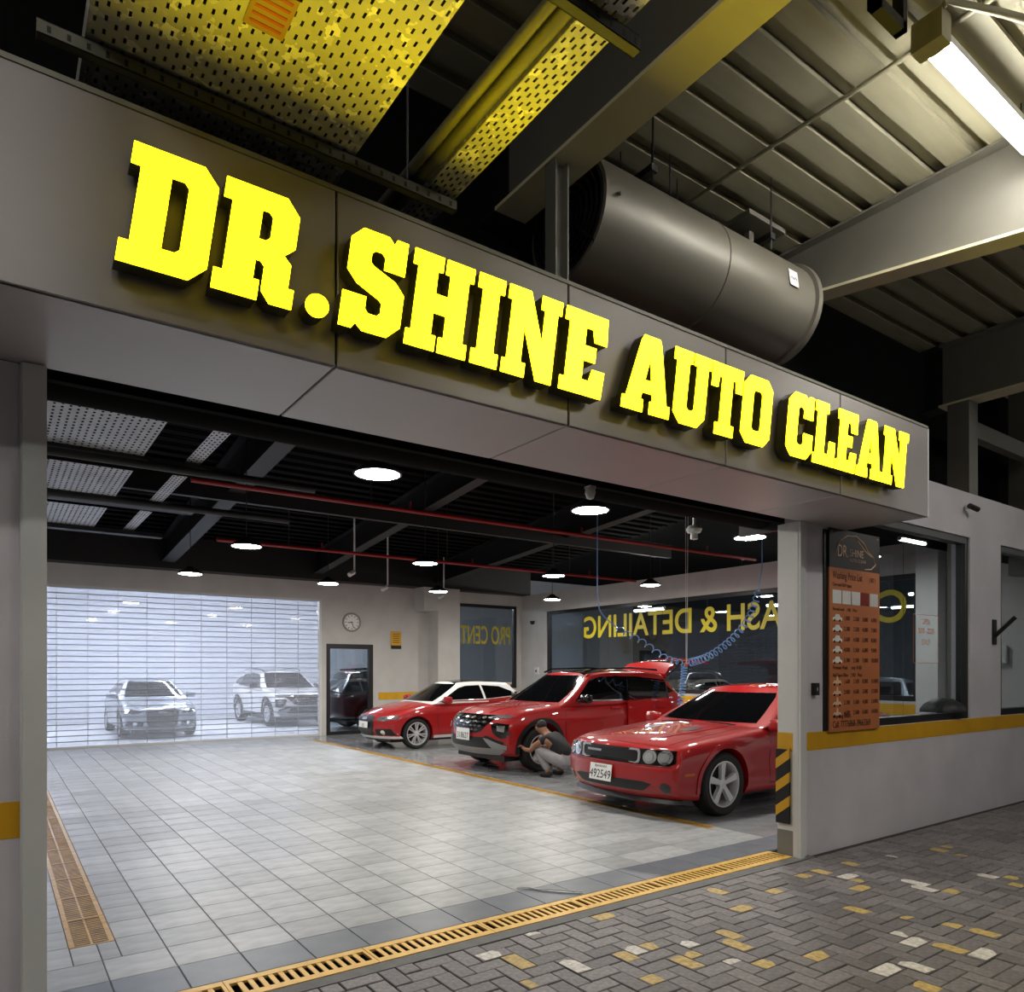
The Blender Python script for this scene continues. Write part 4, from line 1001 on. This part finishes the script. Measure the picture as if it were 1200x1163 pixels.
# ---- farthest: small red hatchback with white roof arch
c3 = Car('red_hatchback', (6.36, 14.25, 0), 0, 'small red hatchback with white roof arch parked nearest the back wall', 3.95, 1.74,
         [(0, .70), (.12, .755), (.4, .835), (.8, .90), (1.15, .955), (1.8, .955), (2.6, .98), (3.3, 1.02), (3.95, .98)],
         [(0, .20), (.5, .18), (1, .19), (3.2, .20), (3.95, .28)],
         [(0, .78), (.35, .84), (.8, .87), (1.6, .85), (2.4, .855), (3.2, .87), (3.7, .84), (3.95, .78)],
         [(0, .93), (.2, .97), (.5, .985), (.72, 1.0), (.85, .97), (1, .89)],
         [(.18, .14), (.28, .05), (.4, .0), (.58, .0), (.68, .04), (.78, .10)], .28,
         [(.3, .1), (.5, 0), (.9, 0), (1.0, .05)], [(.80, .315, .37), (3.27, .315, .37)], m_red, crown=.05, r=.07,
         cabin=dict(u0=curve([(0, 1.0), (1, 1.85)]), u1=curve([(0, 3.92), (1, 3.40)]), bow=.16, roof=curve([(1.0, 1.30), (1.9, 1.385), (2.4, 1.42), (3.1, 1.40), (3.7, 1.32)]), zb=.90,
                    hw=curve([(0, .80), (.15, .785), (1, .55)]), mat=m_carwhite))
c3.patch('windscreen', 'F', [(-.66, .97), (.66, .97), (.62, 1.08), (.52, 1.28), (.49, 1.33), (-.49, 1.33), (-.52, 1.28), (-.62, 1.08)], m_carglass, .006, cab=True)
c3.patch('roof_panel', 'T', [(1.92, -.46), (1.92, .46), (3.30, .45), (3.30, -.45)], m_gloss, .006, cab=True)
c3.patch('side_window', 'S', [(1.42, .99), (1.92, 1.24), (2.12, 1.29), (2.48, 1.30), (2.50, 1.0)], m_carglass, .006, cab=True, both=True)
c3.patch('quarter_window', 'S', [(2.56, 1.0), (2.54, 1.30), (3.0, 1.27), (3.30, 1.16), (3.36, 1.06)], m_carglass, .006, cab=True, both=True)
c3.patch('belt_panel', 'S', [(1.20, .91), (1.30, .975), (2.5, .985), (3.36, 1.045), (3.6, 1.05), (3.7, .93)], m_red, .007, cab=True, both=True)
gl3 = c3.patch('grille', 'F', [(-.36, .66), (-.30, .69), (.30, .69), (.36, .66), (.33, .34), (.27, .27), (-.27, .27), (-.33, .34)], m_plastic, .008)
for k in range(4): c3.patch('emblem', 'F', circ(-.075 + k * .05, .63, .035, 12), m_chrome, .012, gl3, step=.03)
license(c3, 0, .50, .42, .13, '552', R(4), .03)
c3.patch('headlight', 'F', [(.42, .60), (.46, .665), (.78, .70), (.80, .63), (.62, .585)], m_lens, .010, both=True)
c3.patch('headlight_bulb', 'F', circ(.58, .635, .035), m_bulb, .018, both=True, step=.03)
c3.patch('fog_intake', 'F', [(.42, .30), (.40, .42), (.74, .43), (.78, .30)], m_plastic, .008, both=True)
c3.patch('fog_light', 'F', circ(.58, .36, .045), m_lens, .016, both=True, step=.03)
c3.patch('front_lip', 'F', [(-.80, .235), (.80, .235), (.80, .275), (-.80, .275)], m_carwhite, .02)
c3.patch('sill_trim', 'S', [(1.20, .215), (2.88, .215), (2.88, .265), (1.20, .265)], m_carwhite, .014, both=True)
c3.line('bonnet_seam', 'T', [(1.10, -.66), (.6, -.66), (.2, -.5), (.12, 0), (.2, .5), (.6, .66), (1.10, .66)], .010, m_gap)
c3.line('door_seam', 'S', [(1.30, .95), (1.28, .6), (1.34, .29), (2.50, .29), (2.60, .98)], .010, m_gap, both=True)
c3.patch('door_handle', 'S', rrect(2.25, 2.45, .84, .87, .01), m_red, .03, both=True)
c3.wheel(.80, .315, .235, .205, 7, 'multi', .865); c3.wheel(3.27, .315, .235, .205, 7, 'multi', .865)
c3.mirror(1.40, 1.0, .82, m_red)
MB().box(.3, -.6, .14, 3.6, .6, .24).build('underbody', m_plastic, c3.root)

# ---- parked cars seen through the glass
sw_s = {'car_red': m_silver, 'car_white': m_silver, 'panel_gap': m_plastic}; sw_d = {'car_red': m_dark, 'car_white': m_dark, 'panel_gap': m_plastic}
def clone(src, loc, rz, label, swap, drop=()):
    r_ = copy_tree(src.root, None, swap); r_.location = loc; r_.rotation_euler = (0, 0, rz); r_.name = 'parked_car'
    prop(r_, label, 'car', 'cars parked beyond the glass')
    for ch in list(r_.children):
        if ch.name.split('.')[0] in drop:
            for g_ in list(ch.children): bpy.data.objects.remove(g_)
            bpy.data.objects.remove(ch)
    return r_
sw_w = {'car_red': m_carwhite, 'car_white': m_carwhite, 'panel_gap': m_plastic}
clone(c3, (3.3, 19.0, 0), R(90), 'silver hatchback facing the hall behind the clear shutter', sw_s, ('licence_plate',))
clone(c2, (7.4, 20.5, 0), R(92), 'pale crossover behind the right end of the clear shutter', sw_w, ('licence_plate', 'rear_door', 'tailgate'))
clone(c2, (11.9, 18.95, 0), R(178), 'dark crossover outside the glazed back door', sw_d, ('licence_plate', 'rear_door', 'tailgate'))
clone(c1, (15.4, 8.9, 0), R(12), 'silver coupe parked outside the lettered side window', sw_s, ('licence_plate',))
clone(c2, (15.0, 15.2, 0), R(8), 'dark crossover parked outside the far end of the side window', sw_d, ('licence_plate', 'rear_door', 'tailgate'))
clone(c1, (22.0, 6.6, 0), R(95), 'dark coupe parked farther outside, seen through the front window', sw_d, ('licence_plate',))

# surroundings beyond the glass
o = bx('wall_far_back', mat('far_white', (226, 229, 236), .6), -8, 27, 0, 27, 27.2, 5.8); prop(o, kind='structure')
o = bx('floor_back_yard', mat('pale_concrete', (206, 208, 212), .4, var=.05), -8, 17.72, -.055, 27, 27, 0); prop(o, kind='structure')
o = bx('wall_far_right', mat('far_dark', (70, 72, 78), .7), 27, -6, 0, 27.2, 30, 5.8); prop(o, kind='structure')
o = bx('floor_garage_right', mat('garage_concrete', (92, 92, 94), .35, var=.08), 13.06, 3.9, -.055, 27, 17.7, 0); prop(o, kind='structure')
for k, (x, y) in enumerate([(-.5, 20.6), (2.6, 20.6), (5.8, 20.6), (.8, 22.8), (4.4, 22.8), (8.6, 22.8)]):
    batten(x, y, 3.9, 1.4, 'tube lamp behind the clear shutter, %s' % ['front row left', 'front row middle', 'front row right', 'rear row left', 'rear row middle', 'rear row right'][k], m_tubeb, group='lamps behind the shutter')
for k, (x, y) in enumerate([(15.6, 6.5), (15.6, 10.5), (15.6, 14.5), (20.5, 8.5), (20.5, 13.0), (18.5, 17.0), (24.5, 6.5), (24.5, 11.0), (24.5, 15.5)]):
    batten(x, y, 3.7, 1.4, 'garage tube lamp beyond the side window, %s' % ['near row first', 'near row second', 'near row third', 'far row first', 'far row second', 'far row third', 'last row first', 'last row second', 'last row third'][k], m_tube, 'y', group='lamps beyond the side window')
o = MB().box(2.3, 18.2, 1.0, 2.32, 18.22, 2.0).build('sign_pole', m_black) if False else None

# ================================================================== THINGS ON WALLS
ck = empty('wall_clock', (7.45, 17.49, 2.86), 0, 'round white wall clock above the glazed back door', 'clock')
MB().lathe([(0, -.01), (.20, -.01), (.225, -.03), (.245, -.03), (.25, 0)], 'y', 40).build('case', mat('clock_rim', (140, 136, 130), .4), ck, smooth=True)
MB().lathe([(0, -.013), (.20, -.013), (.20, -.009)], 'y', 40).build('dial', m_plate, ck)
for k in range(12):
    a = R(30 * k); MB().box(-.009, -.016, .145, .009, -.012, .185).build('hour_mark', m_ink, ck, (0, 0, 0), (0, a, 0))
MB().box(-.008, -.020, -.02, .008, -.015, .16).build('minute_hand', m_ink, ck, (0, 0, 0), (0, R(160), 0)); MB().box(-.010, -.022, -.02, .010, -.017, .11).build('hour_hand', m_ink, ck, (0, 0, 0), (0, R(262), 0))
sg = empty('notice_sign', (8.70, 17.49, 2.20), 0, 'small yellow notice sign with black lower strip on the back wall', 'sign')
bx('board', m_band, -.15, -.012, 0, .15, 0, .46, sg); bx('black_strip', m_ink, -.15, -.014, 0, .15, -.012, .09, sg)
for k in range(5): bx('text_line', mat('notice_ink', (120, 90, 20), .6), -.10, -.0135, .16 + k * .055, .10, -.012, .18 + k * .055, sg)
o = MB().box(13.0, 3.6, 0, 13.01, 3.61, .01) if False else None
sk = empty('wall_socket', (12.84, 16.72, 1.50), 0, 'small grey switch box on the side wall corner', 'socket')
bx('box', m_guide, -.04, -.09, 0, 0, .09, .22, sk); bx('button', m_black, -.046, -.03, .08, -.04, .03, .14, sk)
dc = empty('dome_camera', (12.80, 16.9, 3.05), 0, 'small dark dome camera in the far corner', 'camera')
MB().lathe([(0, -.09), (.05, -.07), (.07, -.02), (.07, .02), (0, .02)], 'z', 16).build('dome', m_black, dc, smooth=True)
# hazard guard on the jamb
hz = empty('corner_guard', (5.722, 3.795, .28), 0, 'black and yellow striped corner guard on the right door jamb', 'guard')
bx('pad', m_rubber, 0, 0, 0, .02, .135, .66, hz)
for k in range(3):
    z = .06 + k * .21
    MB().add([(-.001, 0, z + .10), (-.001, .135, z), (-.001, .135, z + .09), (-.001, 0, z + .19)], [(0, 1, 2, 3)]).build('yellow_stripe', m_band, hz)
    MB().add([(0, -.001, z + .10), (.02, -.001, z + .115), (.02, -.001, z + .20), (0, -.001, z + .19)], [(0, 1, 2, 3)]).build('yellow_stripe', m_band, hz)
# wall bracket and small things on the front wall
fb_ = empty('wall_bracket', (9.78, 3.729, 1.95), 0, 'black angled flag bracket beside the second front window', 'bracket')
bx('back_plate', m_black, -.05, -.015, 0, .05, 0, .30, fb_); MB().tube([(0, -.01, .10), (.02, -.22, .32)], .025, 8).build('socket_arm', m_black, fb_)
bc = empty('bullet_camera', (9.0, 3.72, 3.50), 0, 'small black bullet camera near the top of the front wall', 'camera')
MB().tube([(0, 0, 0), (0, -.06, .0)], .03, 10).build('mount', m_guide, bc); MB().tube([(-.04, -.06, 0), (.10, -.09, -.03)], .03, 10).build('body', m_black, bc)
lk = empty('door_switch', (5.99, 3.729, 1.42), 0, 'small black key switch on the front wall left of the price board', 'switch')
bx('case', m_black, -.035, -.04, 0, .035, 0, .11, lk); bx('key_slot', m_alu, -.008, -.043, .04, .008, -.04, .07, lk)
bx('dark_wall_strip', m_frame, 6.14, 3.715, 1.09, 6.245, 3.735, 2.93, wf)

# price board
m_or = mat('board_orange', (198, 118, 70), .45, var=.03, scale=3); m_hd = mat('board_header', (52, 46, 48), .45); m_br = mat('board_ink', (74, 22, 24), .6); m_cream = mat('board_cream', (226, 190, 160), .5)
PB = empty('price_board', (6.20, 3.70, 1.08), 0, 'tall orange price list board with dark header beside the entrance', 'price board')
PW, PH = .88, 1.87
bx('board', m_or, 0, 0, 0, PW, .012, PH - .36, PB); bx('header', m_hd, 0, 0, PH - .36, PW, .012, PH, PB)
def ptext(s, x, z, size, m=m_br, sx=.8, par=PB): return obj('lettering', text_mesh(s, size, m, .0005, sx=sx), par, (x, -.002, z), (R(90), 0, 0))
ptext('DR.', .13, PH - .25, .16, m_cream, .75); ptext('SHINE', .34, PH - .235, .10, m_cream, .9); ptext('AUTO CLEAN', .34, PH - .285, .045, m_cream, 1.0)
lg = []
for (x, z) in [(.10, .14), (.16, .25), (.30, .31), (.46, .32), (.58, .27), (.66, .20), (.76, .15), (.80, .08), (.72, .03), (.60, .02)]: lg.append((x, -.002, PH - .36 + z))
MB().tube(lg, .006, 6).build('logo_outline', m_cream, PB)
MB().tube([(.48, -.002, PH - .08), (.62, -.002, PH - .17), (.74, -.002, PH - .21)], .007, 6).build('logo_outline', m_cream, PB)
ptext('Washing Price List', .05, PH - .46, .10, m_br, .68); ptext('( BD )', .68, PH - .455, .06, m_br, .8)
ptext('Cars and SUV types', .05, PH - .53, .05)
for k in range(5): bx('price_cell', m_plate if k != 3 else mat('cell_red', (140, 34, 30), .5), .05 + k * .162, -.003, PH - .69, .05 + k * .162 + .145, 0, PH - .565, PB)
for k, s_ in enumerate(['WASH', 'BODY', 'FULL', 'VIP', 'STEAM']): ptext(s_, .06 + k * .162, PH - .64, .05, m_ink if k != 3 else m_plate, .75)
ptext('Normal wash    1 BD   Price', .05, PH - .755, .045)
car_ic = [(0, .015), (.005, .04), (.035, .045), (.055, .072), (.11, .072), (.13, .045), (.158, .038), (.16, .015)]
bike_ic = [(0, .02), (.03, .05), (.06, .05), (.07, .09), (.09, .09), (.10, .05), (.13, .05), (.15, .02)]
zz = PH - .86
for k in range(9):
    z = zz - k * .098 - (.10 if k > 4 else 0)
    MB().prism([(p[0] + .05, p[1] + z) for p in (car_ic if k < 5 else bike_ic)], -.002, 0, 'xz').build('vehicle_icon', m_plate if k < 5 else m_cream, PB)
    for wx in (.03, .12): MB().lathe([(0, -.0035), (.012, -.0035), (.012, 0)], 'y', 12, (.05 + wx, 0, z + .015)).build('icon_wheel', m_ink, PB)
    for q, s_ in enumerate(['%d.%d00' % (k % 5 + 1, (k * 3) % 9), '%d.500' % (k % 4 + 2), '%d.000' % (k % 6 + 3), '%d.000' % (k + 6)]): ptext(s_, .24 + q * .16, z + .02, .058, m_br, .8)
ptext('Premium Wash      only 10 BD', .05, zz - 4 * .098 - .045, .05); ptext('Add Sport Bikes    2 BD   Price', .05, zz - 4 * .098 - .115, .05)
ptext('Working Hours', .05, .12, .06); ptext('Call: 77776868-39663369', .05, .035, .088, m_ink, .72)
for x_ in (.04, PW - .04):
    for z_ in (.03, PH - .03): MB().lathe([(0, -.006), (.008, -.005), (.01, 0)], 'y', 10, (x_, 0, z_)).build('fixing_screw', m_alu, PB)
MB().box(.1, .012, .2, .14, .028, PH - .2).box(.74, .012, .2, .78, .028, PH - .2).build('back_batten', m_frame, PB)
# sticker on the front window, screen inside
stk = empty('window_sticker', (7.95, 3.792, 1.72), 0, 'faint orange opening hours sticker on the front window pane', 'sticker')
for k, (s_, z_) in enumerate([('OPEN', .42), ('08:00 - 22:00', .32), ('DAILY', .20)]): obj('lettering', text_mesh(s_, .085, m_or, .0003, 'CENTER', sx=.8), stk, (.28, 0, z_), (R(90), 0, 0))
MB().box(0, -.001, 0, .56, 0, .004).box(0, -.001, .52, .56, 0, .524).box(0, -.001, 0, .004, 0, .524).box(.556, -.001, 0, .56, 0, .524).build('border', m_or, stk)
ac = empty('wall_panel', (12.84, 5.0, 1.75), 0, 'grey control panel on the white side wall behind the front window', 'panel')
bx('case', m_guide, -.08, -.3, 0, 0, .3, .28, ac); bx('screen', m_frame, -.086, -.24, .05, -.08, .24, .23, ac)
bg = MB(); 
o = MB().lathe([(0, .16), (.10, .15), (.20, .09), (.24, .03), (.24, 0), (0, 0)], 'z', 18).build('cap_bag', m_black, None, (8.85, 3.89, 1.165), smooth=True); prop(o, 'black bag lying on the inner sill of the front window', 'bag')
# white tool cabinet behind the crossover
cb = empty('tool_cabinet', (10.6, 16.6, 0), 0, 'white tool cabinet with dark drawers below the lettered back window', 'cabinet')
bx('body', m_white, 0, 0, 0, 1.2, .6, 1.25, cb); bx('worktop', m_cream, -.03, -.03, 1.25, 1.23, .62, 1.29, cb)
for k in range(4): bx('drawer', m_frame if k % 2 else m_guide, .05, -.012, .1 + k * .28, 1.15, 0, .34 + k * .28, cb)

# ================================================================== HOSES
m_hose = mat('hose_blue', (112, 152, 206), .35, coat=.4)
def hose(pts, coil_from, coil_to, rad, turns, label, r=.010):
    f = [curve([(i, p[a]) for i, p in enumerate(pts)]) for a in range(3)]
    out = []; n = int(turns * 10 + 40)
    for k in range(n + 1):
        t = k / n * (len(pts) - 1); q = k / n
        p = Vector((f[0](t), f[1](t), f[2](t)))
        amp = rad if coil_from < q < coil_to else 0
        a = 2 * math.pi * turns * q
        d = Vector((f[0](min(t + .05, len(pts) - 1)) - f[0](max(t - .05, 0)), f[1](min(t + .05, len(pts) - 1)) - f[1](max(t - .05, 0)), f[2](min(t + .05, len(pts) - 1)) - f[2](max(t - .05, 0)))).normalized()
        s1 = d.cross(Vector((0, 0, 1))); s1 = s1.normalized() if s1.length > .05 else Vector((1, 0, 0)); s2 = d.cross(s1)
        out.append(p + (s1 * math.cos(a) + s2 * math.sin(a)) * amp)
    o = MB().tube(out, r, 6).build('air_hose', m_hose, smooth=True); prop(o, label, 'hose', 'blue coiled air hoses'); return o
def at(px, py, Y):
    a, b = ray(px); t = Y / b; return (a * t, Y, CAMZ + (HOR - py) / F * t)
YH = 8.0
hose([(at(893, 655, YH)[0], YH, 5.3), at(893, 655, YH), at(890, 685, YH), at(880, 720, YH), at(855, 752, YH), at(825, 772, YH), at(804, 778, YH)], .375, .97, .06, 36, 'blue coiled air hose sagging from the ceiling towards the window letters')
hose([(at(700, 685, 9.0)[0], 9.0, 5.2), at(700, 685, 9.0), at(702, 712, 9.0), at(722, 735, 9.0), at(752, 752, 9.0), at(782, 772, 9.0), at(803, 778, 9.0)], .5, .97, .05, 22, 'blue air hose strung above the raised tailgate')
hose([at(802, 779, 8.6), at(801, 795, 8.6), at(799, 812, 8.6), at(796, 835, 8.6)], .05, .98, .05, 16, 'blue coiled air hose hanging straight down between the cars')
rl = empty('hose_hook', at(804, 779, 8.6), 0, 'metal hook and pull cords carrying the air hoses', 'hook')
MB().lathe([(0, -.04), (.03, -.03), (.035, .03), (0, .04)], 'z', 12).build('swivel', m_amber, rl); MB().tube([(0, 0, .04), (-.02, 0, 3.55)], .004, 5).build('cord', m_white, rl); MB().tube([(.02, 0, .04), (.06, 0, 3.55)], .004, 5).build('cord', m_white, rl)

# ================================================================== PERSON
def skin_mesh(name, chains, m, sub=2):
    """chains: list of lists of (x,y,z,r); identical first points are merged"""
    vs, es, rs, idx = [], [], [], {}
    for ch in chains:
        prev = None
        for (x, y, z, r_) in ch:
            key = (round(x, 4), round(y, 4), round(z, 4))
            if key not in idx: idx[key] = len(vs); vs.append((x, y, z)); rs.append(r_)
            if prev is not None and prev != idx[key]: es.append((prev, idx[key]))
            prev = idx[key]
    me = bpy.data.meshes.new(name); me.from_pydata(vs, es, [])
    o = bpy.data.objects.new('tmp', me); COL.objects.link(o)
    o.modifiers.new('sk', 'SKIN'); sv = me.skin_vertices[0].data
    for i, r_ in enumerate(rs): sv[i].radius = (r_, r_)
    sv[0].use_root = True
    s_ = o.modifiers.new('su', 'SUBSURF'); s_.levels = sub; s_.render_levels = sub
    m2 = to_mesh(o, name); bpy.data.objects.remove(o)
    m2.materials.clear(); m2.materials.append(m); m2.polygons.foreach_set('use_smooth', [True] * len(m2.polygons)); return m2
m_skin = mat('skin', (150, 104, 80), .55); m_shirt = mat('shirt_dark', (24, 24, 28), .8, var=.15, scale=12, bump=.2); m_trou = mat('trousers_grey', (150, 148, 152), .8, var=.12, scale=10, bump=.2)
m_hair = mat('hair_dark', (20, 17, 16), .6); m_shoe = mat('shoe_dark', (30, 30, 32), .6)
pe = empty('person', (7.06, 8.70, 0), R(14), 'person in dark t-shirt and grey trousers crouching at the crossover wheel', 'person')
hip = (0, -.15, .26, .10); wst = (0, -.10, .40, .115); chs = (0, .06, .56, .125); nk = (0, .20, .655, .05); hd = (0, .27, .70, .085); hd2 = (0, .33, .755, .09); hd3 = (0, .36, .80, .06)
def leg(s): return [(s * .09, -.15, .25, .095), (s * .16, .06, .34, .082), (s * .17, .24, .42, .066), (s * .16, .16, .27, .055), (s * .15, .04, .10, .042)]
def arm(s): return [(s * .16, .10, .575, .055), (s * .25, .22, .50, .043), (s * .26, .30, .40, .038), (s * .20, .46, .40, .032), (s * .16, .56, .43, .026)]
body = [[hip, wst, chs, nk, hd, hd2, hd3]]
for s in (-1, 1): body += [[hip] + leg(s) + [(s * .15, .08, .05, .035), (s * .16, .20, .035, .03)], [chs] + arm(s)]
obj('body', skin_mesh('body', body, m_skin), pe)
bo = pe.children[0]
for s in (-1, 1):
    wr_ = (s * .16, .56, .43)
    for k, (dx, dz, ln) in enumerate([(-.03, .02, .07), (-.012, .026, .085), (.008, .024, .08), (.026, .016, .065), (-.04, -.01, .05)]):
        dx *= s
        obj('finger', skin_mesh('finger', [[(wr_[0] + dx * .6, wr_[1], wr_[2] + dz * .5, .011), (wr_[0] + dx, wr_[1] + ln * .6, wr_[2] + dz, .009), (wr_[0] + dx * 1.1, wr_[1] + ln, wr_[2] + dz - .025, .008)]], m_skin, 1), bo)
shirt = [[(0, -.205, .295, .150), (0, -.11, .41, .155), (0, .06, .565, .150), (0, .16, .635, .075)]]
for s in (-1, 1): shirt += [[(0, .06, .565, .150), (s * .155, .10, .580, .075), (s * .225, .19, .52, .062)]]
obj('t_shirt', skin_mesh('t_shirt', shirt, m_shirt), pe)
trs = [[(0, -.11, .38, .14), (0, -.165, .255, .175)]]
for s in (-1, 1): trs += [[(0, -.165, .255, .175)] + [(a, b, c, r_ + .014) for a, b, c, r_ in leg(s)]]
obj('trousers', skin_mesh('trousers', trs, m_trou), pe)
obj('belt', skin_mesh('belt', [[(0, -.225, .335, .09), (0, -.12, .365, .128)]], m_plate), pe)
for s in (-1, 1): obj('shoe', skin_mesh('shoe', [[(s * .15, -.02, .055, .045), (s * .155, .08, .045, .048), (s * .165, .20, .035, .036)]], m_shoe), pe)
obj('hair', skin_mesh('hair', [[(0, .245, .715, .075), (0, .30, .785, .10), (0, .35, .815, .085)]], m_hair), pe)
for s in (-1, 1): obj('ear', skin_mesh('ear', [[(s * .085, .31, .73, .016), (s * .095, .31, .755, .014)]], m_skin, 1), pe)
obj('nose', skin_mesh('nose', [[(0, .405, .745, .014), (0, .425, .725, .016)]], m_skin, 1), pe)
for s in (-1, 1): obj('eye', MB().lathe([(0, .012), (.010, .006), (.012, 0), (0, -.01)], 'y', 10).mesh('eye', m_ink), pe, (s * .035, .41, .765))
obj('mouth', MB().box(-.025, .0, -.004, .025, .006, .004).mesh('mouth', mat('lip', (120, 60, 55), .5)), pe, (0, .402, .705))
